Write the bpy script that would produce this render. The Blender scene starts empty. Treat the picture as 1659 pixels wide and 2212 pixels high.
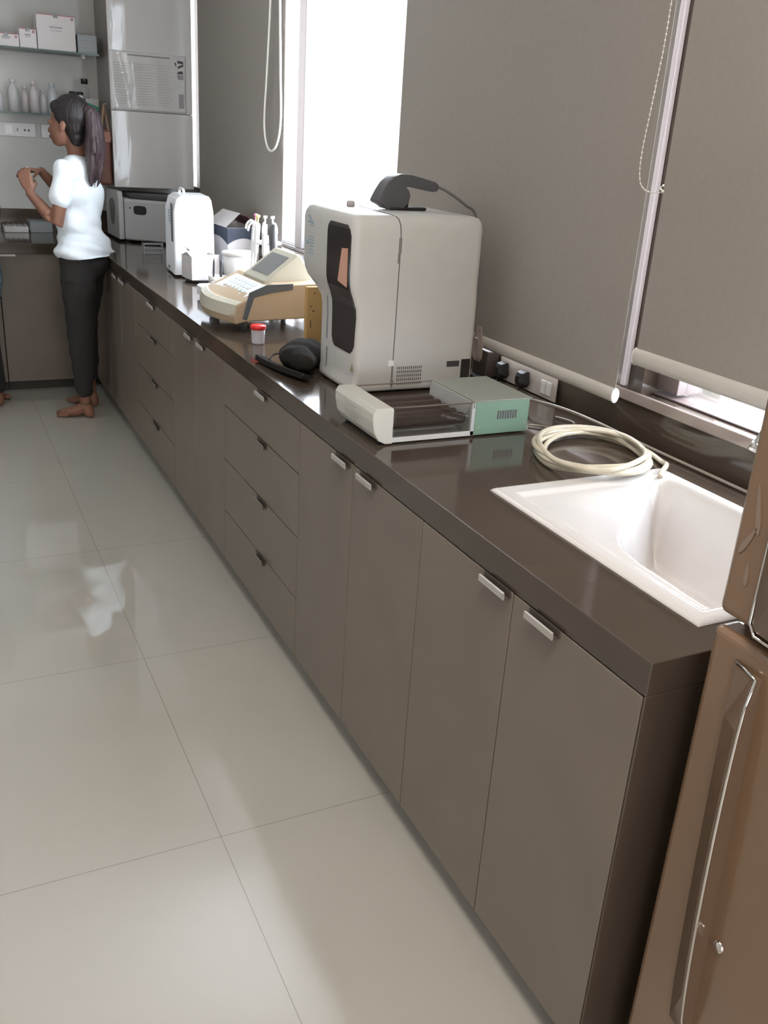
import bpy, bmesh, math, random
from mathutils import Vector, Matrix
random.seed(7)
PI = math.pi
sc = bpy.context.scene
COL = sc.collection
H = 0.87

# ------------------------------------------------------------------ materials
ESTR = 40.0; FILL = 5.2
MATS = {}
def mat(name, col, rough=0.5, metal=0.0, spec=0.5, noise=0.0, nscale=20.0, bump=0.0, bscale=60.0,
        coat=0.0, trans=0.0, alpha=1.0, ior=1.45, emis=None, estr=0.0, sub=0.0, sheen=0.0, stretch=None):
    if name in MATS: return MATS[name]
    m = bpy.data.materials.new(name); m.use_nodes = True
    nt = m.node_tree; b = nt.nodes['Principled BSDF']
    c = (col[0], col[1], col[2], 1)
    b.inputs['Base Color'].default_value = c
    b.inputs['Roughness'].default_value = rough
    b.inputs['Metallic'].default_value = metal
    b.inputs['Specular IOR Level'].default_value = spec
    b.inputs['IOR'].default_value = ior
    b.inputs['Coat Weight'].default_value = coat
    b.inputs['Coat Roughness'].default_value = 0.06
    b.inputs['Transmission Weight'].default_value = trans
    b.inputs['Alpha'].default_value = alpha
    b.inputs['Sheen Weight'].default_value = sheen
    if sub: 
        b.inputs['Subsurface Weight'].default_value = sub
        b.inputs['Subsurface Radius'].default_value = (0.01, 0.004, 0.002)
    if emis:
        b.inputs['Emission Color'].default_value = (*emis, 1); b.inputs['Emission Strength'].default_value = estr
    tc = nt.nodes.new('ShaderNodeTexCoord'); src = tc.outputs['Object']
    if stretch:
        mp = nt.nodes.new('ShaderNodeMapping'); mp.inputs['Scale'].default_value = stretch
        nt.links.new(src, mp.inputs['Vector']); src = mp.outputs['Vector']
    nz = nt.nodes.new('ShaderNodeTexNoise'); nz.inputs['Scale'].default_value = nscale
    nz.inputs['Detail'].default_value = 5
    nt.links.new(src, nz.inputs['Vector'])
    nn = max(noise, 0.02)
    rp = nt.nodes.new('ShaderNodeValToRGB')
    rp.color_ramp.elements[0].position = 0.3; rp.color_ramp.elements[1].position = 0.7
    rp.color_ramp.elements[0].color = (col[0]*(1-nn), col[1]*(1-nn), col[2]*(1-nn), 1)
    rp.color_ramp.elements[1].color = (min(1,col[0]*(1+nn)), min(1,col[1]*(1+nn)), min(1,col[2]*(1+nn)), 1)
    nt.links.new(nz.outputs['Fac'], rp.inputs['Fac']); nt.links.new(rp.outputs['Color'], b.inputs['Base Color'])
    if bump:
        n2 = nt.nodes.new('ShaderNodeTexNoise'); n2.inputs['Scale'].default_value = bscale; n2.inputs['Detail'].default_value = 4
        nt.links.new(src, n2.inputs['Vector'])
        bp = nt.nodes.new('ShaderNodeBump'); bp.inputs['Strength'].default_value = bump; bp.inputs['Distance'].default_value = 0.01
        nt.links.new(n2.outputs['Fac'], bp.inputs['Height']); nt.links.new(bp.outputs['Normal'], b.inputs['Normal'])
    MATS[name] = m; return m

def glass_mat(name, tint=(1,1,1), refl=0.06, rough=0.02):
    m = bpy.data.materials.new(name); m.use_nodes = True; nt = m.node_tree; nt.nodes.clear()
    out = nt.nodes.new('ShaderNodeOutputMaterial'); mix = nt.nodes.new('ShaderNodeMixShader')
    tr = nt.nodes.new('ShaderNodeBsdfTransparent'); tr.inputs['Color'].default_value = (*tint, 1)
    gl = nt.nodes.new('ShaderNodeBsdfGlossy'); gl.inputs['Roughness'].default_value = rough
    fr = nt.nodes.new('ShaderNodeLayerWeight'); fr.inputs['Blend'].default_value = 0.35
    ad = nt.nodes.new('ShaderNodeMath'); ad.operation = 'MULTIPLY_ADD'
    ad.inputs[1].default_value = 0.5; ad.inputs[2].default_value = refl
    ad.use_clamp = True
    nt.links.new(fr.outputs['Fresnel'], ad.inputs[0]); nt.links.new(ad.outputs[0], mix.inputs['Fac'])
    nt.links.new(tr.outputs[0], mix.inputs[1]); nt.links.new(gl.outputs[0], mix.inputs[2])
    nt.links.new(mix.outputs[0], out.inputs['Surface'])
    return m

def plastic_clear(name, col=(0.8,0.8,0.82), a=0.45):
    m = bpy.data.materials.new(name); m.use_nodes = True; nt = m.node_tree; b = nt.nodes['Principled BSDF']
    b.inputs['Base Color'].default_value = (*col, 1); b.inputs['Roughness'].default_value = 0.15
    b.inputs['Alpha'].default_value = a
    return m

def floor_mat():
    m = bpy.data.materials.new('vitrified_tile'); m.use_nodes = True; nt = m.node_tree; b = nt.nodes['Principled BSDF']
    tc = nt.nodes.new('ShaderNodeTexCoord'); mp = nt.nodes.new('ShaderNodeMapping')
    mp.inputs['Location'].default_value = (0.41, -1.471, 0)
    nt.links.new(tc.outputs['Object'], mp.inputs['Vector'])
    br = nt.nodes.new('ShaderNodeTexBrick'); br.offset = 0.0; br.squash = 1.0
    br.inputs['Scale'].default_value = 1.0; br.inputs['Brick Width'].default_value = 0.85; br.inputs['Row Height'].default_value = 0.85
    br.inputs['Mortar Size'].default_value = 0.0011; br.inputs['Mortar Smooth'].default_value = 0.3; br.inputs['Bias'].default_value = -1
    br.inputs['Color1'].default_value = (0.455,0.43,0.385,1); br.inputs['Color2'].default_value = (0.455,0.43,0.385,1)
    br.inputs['Mortar'].default_value = (0.26,0.24,0.20,1)
    nt.links.new(mp.outputs['Vector'], br.inputs['Vector'])
    nz = nt.nodes.new('ShaderNodeTexNoise'); nz.inputs['Scale'].default_value = 3.0; nz.inputs['Detail'].default_value = 6
    nt.links.new(tc.outputs['Object'], nz.inputs['Vector'])
    mx = nt.nodes.new('ShaderNodeMixRGB'); mx.blend_type = 'MULTIPLY'; mx.inputs['Fac'].default_value = 0.10
    nt.links.new(br.outputs['Color'], mx.inputs['Color1']); nt.links.new(nz.outputs['Fac'], mx.inputs['Color2'])
    nt.links.new(mx.outputs['Color'], b.inputs['Base Color'])
    b.inputs['Roughness'].default_value = 0.022; b.inputs['Specular IOR Level'].default_value = 1.0
    return m

def granite_mat(name='granite', base=(0.065,0.048,0.036)):
    m = bpy.data.materials.new(name); m.use_nodes = True; nt = m.node_tree; b = nt.nodes['Principled BSDF']
    tc = nt.nodes.new('ShaderNodeTexCoord'); nz = nt.nodes.new('ShaderNodeTexNoise'); nz.inputs['Scale'].default_value = 7; nz.inputs['Detail'].default_value = 1
    nt.links.new(tc.outputs['Object'], nz.inputs['Vector'])
    rp = nt.nodes.new('ShaderNodeValToRGB'); e = rp.color_ramp.elements
    e[0].position = 0.35; e[0].color = (base[0]*.95, base[1]*.95, base[2]*.95, 1)
    e[1].position = 0.75; e[1].color = (base[0]*1.05, base[1]*1.05, base[2]*1.05, 1)
    nt.links.new(nz.outputs['Fac'], rp.inputs['Fac']); nt.links.new(rp.outputs['Color'], b.inputs['Base Color'])
    b.inputs['Roughness'].default_value = 0.10; b.inputs['Specular IOR Level'].default_value = 0.55
    return m

M_floor = floor_mat()
M_granite = granite_mat()
M_wall = mat('wall_paint', (0.50,0.49,0.465), 0.14, noise=0.03, nscale=3)
M_wall_w = mat('window_wall_paint', (0.42,0.38,0.34), 0.6, noise=0.03, nscale=4)
M_ceil = mat('ceiling_paint', (0.72,0.70,0.66), 0.8)
M_lam = mat('taupe_laminate', (0.172,0.140,0.114), 0.33, noise=0.05, nscale=6, spec=0.45)
M_lam_dark = mat('dark_carcass', (0.035,0.03,0.026), 0.6)
M_lam_gloss = mat('gloss_grey_laminate', (0.70,0.69,0.68), 0.03, noise=0.02, nscale=3, spec=0.30, bump=0.10, bscale=4, stretch=(1.6,1,0.5))
M_handle = mat('satin_aluminium', (0.45,0.42,0.39), 0.35, metal=0.3)
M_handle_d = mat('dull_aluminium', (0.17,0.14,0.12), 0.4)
M_recess_shade = mat('recess_shade_brown', (0.075,0.060,0.050), 0.6)
M_plinth = mat('plinth_grey', (0.13,0.115,0.10), 0.5)
M_blind = mat('blind_fabric', (0.30,0.268,0.240), 0.85, noise=0.03, nscale=60)
_nt = M_blind.node_tree; _b = _nt.nodes['Principled BSDF']; _o = [n for n in _nt.nodes if n.type == 'OUTPUT_MATERIAL'][0]
_t = _nt.nodes.new('ShaderNodeBsdfTranslucent'); _t.inputs['Color'].default_value = (.80,.88,1,1)
_m = _nt.nodes.new('ShaderNodeMixShader'); _m.inputs['Fac'].default_value = 0.010
_nt.links.new(_b.outputs[0], _m.inputs[1]); _nt.links.new(_t.outputs[0], _m.inputs[2]); _nt.links.new(_m.outputs[0], _o.inputs['Surface'])
M_rail = mat('blind_rail', (0.54,0.50,0.455), 0.45)
M_cap = mat('white_plastic', (0.80,0.78,0.76), 0.35)
M_cord = mat('white_cord', (0.82,0.80,0.76), 0.5)
M_frame = mat('window_aluminium', (0.10,0.09,0.095), 0.4)
M_frame_l = mat('light_trim', (0.62,0.59,0.60), 0.45)
M_dark_frame = mat('dark_frame', (0.12,0.09,0.085), 0.4)
M_glass = glass_mat('window_glass', refl=0.03)
M_shelf = glass_mat('shelf_glass', tint=(0.80,0.90,0.86), refl=0.10)
M_shelf_edge = mat('shelf_glass_edge', (0.06,0.10,0.09), 0.2)
M_white_app = mat('off_white_casing', (0.54,0.525,0.50), 0.38, noise=0.02)
M_white_app2 = mat('pale_casing', (0.86,0.88,0.91), 0.4)
M_grey_app = mat('grey_casing', (0.45,0.45,0.45), 0.4)
M_black = mat('black_plastic', (0.02,0.019,0.02), 0.4)
M_blackg = mat('dark_tinted_window', (0.035,0.03,0.03), 0.12)
M_dgrey = mat('dark_grey_plastic', (0.055,0.052,0.055), 0.42)
M_cloth_black = mat('black_cloth', (0.017,0.014,0.012), 0.95, spec=0.2, bump=0.3, bscale=40)
M_pink = mat('inner_screen', (0.62,0.34,0.25), 0.4)
M_ceramic = mat('white_ceramic', (0.70,0.67,0.655), 0.12, coat=0.5)
M_chrome = mat('chrome', (0.75,0.73,0.70), 0.08, metal=1.0)
M_tube = mat('clear_vinyl_tube', (0.62,0.56,0.44), 0.18, noise=0.06, nscale=30, coat=0.4)
M_tube2 = mat('thin_clear_tube', (0.26,0.22,0.18), 0.15, coat=0.6)
M_green = mat('mint_green_paint', (0.175,0.275,0.205), 0.45, noise=0.02)
M_mintgrey = mat('pale_green_grey_paint', (0.27,0.28,0.24), 0.5)
M_cream = mat('cream_panel', (0.52,0.51,0.46), 0.45)
M_roller = mat('brown_rubber_roller', (0.055,0.035,0.03), 0.45)
M_acryl = glass_mat('acrylic_sheet', tint=(0.93,0.93,0.92), refl=0.03)
M_beige = mat('beige_casing', (0.38,0.285,0.19), 0.42, noise=0.02)
M_beige2 = mat('pale_olive_casing', (0.47,0.445,0.36), 0.42, noise=0.02)
M_strip = mat('slate_strip', (0.075,0.085,0.095), 0.4)
M_lcd = mat('lcd_grey', (0.20,0.20,0.20), 0.2)
M_keys = mat('keypad_pale_blue', (0.62,0.72,0.80), 0.4)
M_card = mat('yellow_cardboard', (0.55,0.34,0.13), 0.8, noise=0.08, nscale=15)
M_red = mat('red_plastic', (0.75,0.03,0.03), 0.3)
M_clear = plastic_clear('frosted_clear_plastic', (0.72,0.69,0.72), 0.42)
M_clear2 = plastic_clear('clear_container', (0.55,0.58,0.60), 0.45)
M_paper = mat('white_paper', (0.78,0.76,0.75), 0.8)
M_carton = mat('white_carton', (0.66,0.62,0.61), 0.7)
M_redline = mat('carton_red_line', (0.35,0.06,0.06), 0.7)
M_ink = mat('printed_ink', (0.10,0.09,0.10), 0.7)
M_ink_f = mat('faint_print', (0.34,0.32,0.33), 0.7)
M_blue = mat('blue_print', (0.24,0.36,0.44), 0.6)
M_navy = mat('navy_carton', (0.05,0.06,0.09), 0.6)
M_greenbag = mat('green_print', (0.02,0.22,0.15), 0.6)
M_skin = mat('skin', (0.215,0.10,0.064), 0.5, noise=0.06, nscale=12, sub=0.05)
M_hair = mat('dark_hair', (0.016,0.012,0.012), 0.45, noise=0.3, nscale=60, bump=0.5, bscale=120, stretch=(1,1,0.12))
M_pony = mat('ponytail_hair', (0.055,0.036,0.040), 0.42, noise=0.45, nscale=70, bump=0.8, bscale=90, stretch=(1,1,0.08))
M_shirt = mat('pale_blue_cotton', (0.82,0.88,0.93), 0.85, noise=0.02, bump=0.15, bscale=25)
M_pants = mat('dark_trouser_cloth', (0.022,0.020,0.019), 0.9, noise=0.1, bump=0.2, bscale=20)
M_tunic = mat('teal_print_cloth', (0.05,0.075,0.085), 0.85, noise=0.7, nscale=40)
M_wood = mat('brown_leather', (0.16,0.065,0.045), 0.5, noise=0.15)
M_tan = mat('tan_strap', (0.30,0.19,0.12), 0.6)
M_fridge = mat('brown_fridge_enamel', (0.185,0.112,0.068), 0.22, noise=0.03, nscale=5, coat=0.4)
M_fridge_d = mat('fridge_handle_panel', (0.14,0.09,0.06), 0.15, coat=0.5)
M_petal = mat('petal_print', (0.23,0.165,0.125), 0.25)
M_lampd = mat('fill_lamp_diffuser', (0.9,0.9,0.9), 0.5, emis=(1.0,0.91,0.81), estr=ESTR)
M_lampd2 = mat('fill_lamp_diffuser_dim', (0.9,0.9,0.9), 0.5, emis=(1.0,0.92,0.84), estr=ESTR*.05)
M_film = mat('printed_notice', (0.70,0.695,0.69), 0.05, spec=0.4, bump=0.35, bscale=7, stretch=(1.3,1,0.6))

# ------------------------------------------------------------------ helpers
ORG = {}
def new(): return bmesh.new()
def obj(name, bm, m, parent=None, bevel=0, seg=2, smooth=False, mods=None, label=None):
    bmesh.ops.recalc_face_normals(bm, faces=bm.faces[:])
    if parent is not None:
        w = ORG.get(parent.name, Vector((0,0,0)))
        bmesh.ops.translate(bm, verts=bm.verts[:], vec=-w)
    me = bpy.data.meshes.new(name); bm.to_mesh(me); bm.free()
    ms = m if isinstance(m, (list, tuple)) else [m]
    for x in ms: me.materials.append(x)
    o = bpy.data.objects.new(name, me); COL.objects.link(o)
    if parent is not None:
        o.parent = parent; ORG[o.name] = ORG.get(parent.name, Vector((0,0,0)))
    else: ORG[o.name] = Vector((0,0,0))
    if smooth:
        for p in me.polygons: p.use_smooth = True
    if bevel:
        b = o.modifiers.new('bevel', 'BEVEL'); b.width = bevel; b.segments = seg; b.limit_method = 'ANGLE'; b.angle_limit = math.radians(40)
        b.harden_normals = False
    if label: o['label'] = label
    return o
def thing(name, loc, label, cat, group=None):
    o = bpy.data.objects.new(name, None); COL.objects.link(o); o.location = loc; o.empty_display_size = 0.05
    ORG[o.name] = Vector(loc); o['label'] = label; o['category'] = cat
    if group: o['group'] = group
    return o
def tag(o, label, cat, group=None):
    o['label'] = label; o['category'] = cat
    if group: o['group'] = group
    return o
def struct(name, bm, m, parent=None, **k):
    o = obj(name, bm, m, parent, **k)
    if parent is None: o['kind'] = 'structure'
    return o
def box(bm, x0, x1, y0, y1, z0, z1, mi=0):
    v = [bm.verts.new((x, y, z)) for z in (z0, z1) for (x, y) in ((x0,y0),(x1,y0),(x1,y1),(x0,y1))]
    for f in ((0,3,2,1),(4,5,6,7),(0,1,5,4),(1,2,6,5),(2,3,7,6),(3,0,4,7)):
        fc = bm.faces.new([v[i] for i in f]); fc.material_index = mi
    return v
def frame_of(P, u, w=None):
    """local frame: origin P, u = unit horizontal dir; returns function (a,b,c) -> world with b = left-normal, c = up"""
    u = Vector((u[0], u[1], 0)).normalized(); n = Vector((-u.y, u.x, 0)); P = Vector(P)
    return lambda a, b, c: P + u*a + n*b + Vector((0,0,c))
def fbox(bm, F, a0, a1, b0, b1, c0, c1, mi=0):
    v = [bm.verts.new(F(a, b, c)) for c in (c0, c1) for (a, b) in ((a0,b0),(a1,b0),(a1,b1),(a0,b1))]
    for f in ((0,3,2,1),(4,5,6,7),(0,1,5,4),(1,2,6,5),(2,3,7,6),(3,0,4,7)):
        fc = bm.faces.new([v[i] for i in f]); fc.material_index = mi
def prism(bm, pts, d, mi=0):
    """pts: 3D polygon; d: extrusion vector"""
    d = Vector(d); a = [bm.verts.new(Vector(p)) for p in pts]; b = [bm.verts.new(Vector(p)+d) for p in pts]
    n = len(a)
    f = bm.faces.new(a); f.material_index = mi
    f = bm.faces.new(b[::-1]); f.material_index = mi
    for i in range(n):
        f = bm.faces.new((a[i], b[i], b[(i+1)%n], a[(i+1)%n])); f.material_index = mi
def tube(bm, pts, rad, seg=12, cap=True, closed=False, flat=1.0, up=None, mi=0):
    pts = [Vector(p) for p in pts]; n = len(pts)
    if not hasattr(rad, '__len__'): rad = [rad]*n
    rings = []; prev = None
    for i, p in enumerate(pts):
        if closed: t = pts[(i+1)%n]-pts[i-1]
        else: t = pts[min(i+1,n-1)]-pts[max(i-1,0)]
        if t.length < 1e-9: t = Vector((0,0,1))
        t.normalize()
        if prev is None:
            a = Vector(up) if up else (Vector((0,0,1)) if abs(t.z) < .9 else Vector((1,0,0)))
            nrm = (a - t*a.dot(t)).normalized()
        else:
            nrm = (prev - t*prev.dot(t)).normalized()
        prev = nrm; bn = t.cross(nrm)
        rings.append([bm.verts.new(p + (nrm*math.cos(2*PI*k/seg)*flat + bn*math.sin(2*PI*k/seg))*rad[i]) for k in range(seg)])
    m = n if closed else n-1
    for i in range(m):
        A, B = rings[i], rings[(i+1)%n]
        for k in range(seg):
            f = bm.faces.new((A[k], A[(k+1)%seg], B[(k+1)%seg], B[k])); f.material_index = mi
    if cap and not closed:
        bm.faces.new(rings[0][::-1]).material_index = mi; bm.faces.new(rings[-1]).material_index = mi
def spline(P, n=8, closed=False):
    P = [Vector(p) for p in P]; out = []; m = len(P)
    rng = m if closed else m-1
    for i in range(rng):
        if closed: a,b,c,d = P[i-1],P[i],P[(i+1)%m],P[(i+2)%m]
        else: a,b,c,d = P[max(i-1,0)],P[i],P[i+1],P[min(i+2,m-1)]
        for k in range(n):
            t = k/n; out.append(0.5*((2*b)+(c-a)*t+(2*a-5*b+4*c-d)*t*t+(3*b-3*c+d-a)*t**3))
    if not closed: out.append(P[-1])
    return out
def lathe(bm, prof, c, seg=24, axis='z', mi=0):
    rings = []
    c = Vector(c)
    for (r, h) in prof:
        ring = []
        for k in range(seg):
            a = 2*PI*k/seg; x, y = math.cos(a)*r, math.sin(a)*r
            v = Vector((x, y, h)) if axis == 'z' else (Vector((h, x, y)) if axis == 'x' else Vector((x, h, y)))
            ring.append(bm.verts.new(c+v))
        rings.append(ring)
    for i in range(len(rings)-1):
        for k in range(seg):
            f = bm.faces.new((rings[i][k], rings[i][(k+1)%seg], rings[i+1][(k+1)%seg], rings[i+1][k])); f.material_index = mi
    if prof[0][0] > 1e-5: bm.faces.new(rings[0][::-1]).material_index = mi
    if prof[-1][0] > 1e-5: bm.faces.new(rings[-1]).material_index = mi
def ellipsoid(bm, c, r, rot=None, u=18, v=12):
    b2 = bmesh.new(); bmesh.ops.create_uvsphere(b2, u_segments=u, v_segments=v, radius=1)
    Mx = Matrix.Translation(Vector(c)) @ (rot.to_4x4() if rot else Matrix.Identity(4)) @ Matrix.Diagonal((r[0], r[1], r[2], 1))
    b2.transform(Mx); me = bpy.data.meshes.new('tmp'); b2.to_mesh(me); b2.free(); bm.from_mesh(me); bpy.data.meshes.remove(me)
def capsule(bm, pts, rad, seg=14, flat=1.0, up=None):
    """tapered closed tube with rounded ends"""
    pts = [Vector(p) for p in pts]
    if not hasattr(rad, '__len__'): rad = [rad]*len(pts)
    rad = list(rad)
    P = []; Rr = []
    t0 = (pts[0]-pts[1]).normalized(); t1 = (pts[-1]-pts[-2]).normalized()
    for a in (75, 50, 25):
        P.append(pts[0] + t0*rad[0]*math.sin(math.radians(a))); Rr.append(rad[0]*math.cos(math.radians(a)))
    P += pts; Rr += rad
    for a in (25, 50, 75):
        P.append(pts[-1] + t1*rad[-1]*math.sin(math.radians(a))); Rr.append(rad[-1]*math.cos(math.radians(a)))
    tube(bm, P, Rr, seg=seg, cap=True, flat=flat, up=up)
def remesh(name, bm, m, parent, voxel=0.006, smooth=4, dec=None, disp=None):
    """fuse overlapping closed shapes into one continuous skin"""
    bmesh.ops.recalc_face_normals(bm, faces=bm.faces[:])
    me = bpy.data.meshes.new('tmp'); bm.to_mesh(me); bm.free()
    o = bpy.data.objects.new('tmp', me); COL.objects.link(o)
    r = o.modifiers.new('r', 'REMESH'); r.mode = 'VOXEL'; r.voxel_size = voxel; r.adaptivity = 0
    if smooth:
        s = o.modifiers.new('s', 'SMOOTH'); s.iterations = smooth; s.factor = 0.5
    dg = bpy.context.evaluated_depsgraph_get(); dg.update()
    nm = bpy.data.meshes.new_from_object(o.evaluated_get(dg))
    bpy.data.objects.remove(o); bpy.data.meshes.remove(me)
    b2 = bmesh.new(); b2.from_mesh(nm); bpy.data.meshes.remove(nm)
    if disp:
        for v in b2.verts: v.co += disp(v.co, v.normal)
    b2.normal_update()
    return obj(name, b2, m, parent, smooth=True)
def ss(a, b, x):
    t = max(0.0, min(1.0, (x-a)/(b-a))); return t*t*(3-2*t)
def rrect(x0, x1, y0, y1, r, n=4):
    pts = []
    for cx, cy, a0 in ((x1-r,y1-r,0),(x0+r,y1-r,90),(x0+r,y0+r,180),(x1-r,y0+r,270)):
        for k in range(n+1):
            a = math.radians(a0 + 90*k/n); pts.append((cx+r*math.cos(a), cy+r*math.sin(a)))
    return pts
def loft(bm, secs, cap=True, mi=0):
    rings = [[bm.verts.new(p) for p in s] for s in secs]; n = len(rings[0])
    for A, B in zip(rings, rings[1:]):
        for k in range(n): bm.faces.new((A[k], A[(k+1)%n], B[(k+1)%n], B[k])).material_index = mi
    if cap: bm.faces.new(rings[0][::-1]).material_index = mi; bm.faces.new(rings[-1]).material_index = mi

# ------------------------------------------------------------------ room shell
XW = 0.722; YB = 6.28; XL = -3.4; YF = -3.0; ZC = 2.75
b = new(); box(b, XL, 1.0, YF, YB+.15, -.06, 0); struct('floor', b, M_floor)
b = new(); box(b, XL, 1.0, YF, YB+.15, ZC, ZC+.1); struct('ceiling', b, M_ceil)
b = new(); box(b, XL, 1.0, YB, YB+.12, 0, ZC); struct('wall_back', b, M_wall)
b = new(); box(b, XL-.12, XL, YF, YB+.12, 0, ZC); struct('wall_left', b, M_wall)
b = new(); OX0, OX1, OZ1 = -3.0, .66, 2.35
box(b, XL, OX0, YF-.12, YF, 0, ZC); box(b, OX1, 1.0, YF-.12, YF, 0, ZC); box(b, OX0, OX1, YF-.12, YF, OZ1, ZC); box(b, OX0, OX1, YF-.12, YF, 0, .25); struct('wall_front', b, M_wall)
w3 = bpy.data.objects.new('window_3', None); COL.objects.link(w3); w3.location = ((OX0+OX1)/2, YF-.06, .25); ORG['window_3'] = Vector(w3.location); w3['kind'] = 'structure'
b = new()
for xx in (OX0, OX0+1.2, OX0+2.4, OX1-.05): box(b, xx, xx+.05, YF-.08, YF-.03, .25, OZ1)
box(b, OX0, OX1, YF-.08, YF-.03, OZ1-.05, OZ1); box(b, OX0, OX1, YF-.08, YF-.03, .25, .30); obj('window_frame', b, M_cap, w3)
b = new(); box(b, OX0, OX1, YF-.058, YF-.054, .30, OZ1-.05); obj('window_pane', b, M_glass, w3)
# wall on the window side: below the sills, above the windows, and the piers
b = new()
WIN = [(-0.35, 1.555), (1.70, 5.25), (5.88, 6.2799)]
box(b, XW, 1.0, YF, YB, 0, .957); box(b, XW, 1.0, YF, YB, 2.55, ZC)
for ya, yb in zip([YF]+[w_[1] for w_ in WIN], [w_[0] for w_ in WIN]+[YB]):
    if yb-ya > .01: box(b, XW, 1.0, ya, yb, .957, 2.55)
box(b, XW, 1.0, 5.88, 6.2799, .957, 1.19); struct('wall_right', b, M_granite)
# polished sill slabs
b = new()
for (a0, a1) in WIN[:2]: box(b, XW+.0005, .98, a0+.001, a1-.001, .9571, .985)
struct('trim_4', b, M_granite)
b = new(); box(b, XW-.010, XW-.0005, .0, 5.84, .960, .989)
struct('trim_1', b, mat('sill_nosing', (0.30,0.245,0.225), 0.16, noise=.08, nscale=12, coat=0.4), bevel=.003)  # paler than the granite: reflection on the polished edge put into its colour
b = new(); box(b, XW-.016, XW-.001, 1.606, 1.622, .997, 2.56); struct('trim_2', b, mat('mauve_grey_trim',(.50,.46,.48),.4), bevel=.002)
# granite up-stand behind the far worktop
b = new(); box(b, -2.2, .70, YB-.012, YB-.0005, H+.001, 1.0); struct('trim_3', b, M_granite)
# windows
def window(n, y0, y1, mull, M_frame=M_frame, e=.04, dx=0, tracks=True, zs=.9855):
    w = bpy.data.objects.new(n, None); COL.objects.link(w); w.location = (.88, (y0+y1)/2, .985); ORG[n] = Vector(w.location); w['kind'] = 'structure'
    b = new()
    for x in (.845, .875, .905) if tracks else (): box(b, x, x+.012, y0, y1, .9855, .9985)
    box(b, .84+dx, .93+dx, y0, y1, zs, zs+.005)
    box(b, .85+dx, .92+dx, y0, y1, 2.5, 2.549); box(b, .85+dx, .92+dx, y0, y0+e, .9985+zs-.9855, 2.5); box(b, .85+dx, .92+dx, y1-e, y1, .9985+zs-.9855, 2.5)
    obj('window_frame', b, M_frame, w, bevel=.002)
    ys = [y0+e] + list(mull) + [y1-e]
    for m_ in mull:
        b = new(); box(b, .852+dx, .905+dx, m_-.045, m_+.045, .9985+zs-.9855, 2.5); obj('mullion', b, M_frame, w, bevel=.003)
    for a, c in zip(ys, ys[1:]):
        s = .045 if a in mull else 0; t = .045 if c in mull else 0
        b = new(); box(b, .878+dx, .882+dx, a+s, c-t, .9985+zs-.9855, 2.5); obj('window_pane', b, M_glass, w)
    return w
window('window_1', -0.35, 1.555, [.55], M_dark_frame, .075, -.08, False)
window('window_2', 1.70, 5.25, [3.02, 4.40])
window('window_4', 5.88, 6.275, [], M_cap, .008, 0, False, 1.192)

# ------------------------------------------------------------------ worktop (one continuous L with sink cut-out)
def slab(bm, xs, ys, inside, z0, z1):
    vt = {}; vb = {}
    def V(d, i, j, z):
        if (i, j) not in d: d[(i, j)] = bm.verts.new((xs[i], ys[j], z))
        return d[(i, j)]
    nx, ny = len(xs)-1, len(ys)-1
    I = lambda i, j: 0 <= i < nx and 0 <= j < ny and inside((xs[i]+xs[i+1])/2, (ys[j]+ys[j+1])/2)
    for i in range(nx):
        for j in range(ny):
            if not I(i, j): continue
            c = ((i,j),(i+1,j),(i+1,j+1),(i,j+1))
            bm.faces.new([V(vt,*q,z1) for q in c]); bm.faces.new([V(vb,*q,z0) for q in c][::-1])
            for (di,dj),(p,q) in zip(((0,-1),(1,0),(0,1),(-1,0)), ((c[0],c[1]),(c[1],c[2]),(c[2],c[3]),(c[3],c[0]))):
                if not I(i+di, j+dj):
                    bm.faces.new((V(vb,*p,z0), V(vb,*q,z0), V(vt,*q,z1), V(vt,*p,z1)))
SX0, SX1, SY0, SY1 = .146, .617, .704, 1.330
b = new()
slab(b, [-2.2, 0, SX0+.012, SX1-.012, .7085], [.643, SY0+.012, SY1-.012, 5.57, YB-.013],
     lambda x, y: (x > 0 or y > 5.57) and not (SX0 < x < SX1 and SY0 < y < SY1), .812, H)
box(b, 0.0, .7085, .643, .6465, 0.002, .8125)
box(b, 0.019, .7085, .6465, .662, 0.002, .8115)
wt = obj('worktop', b, M_granite, bevel=.0018, seg=2)
tag(wt, 'long L-shaped polished dark granite worktop with end panel, on grey cabinets', 'worktop')

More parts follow.
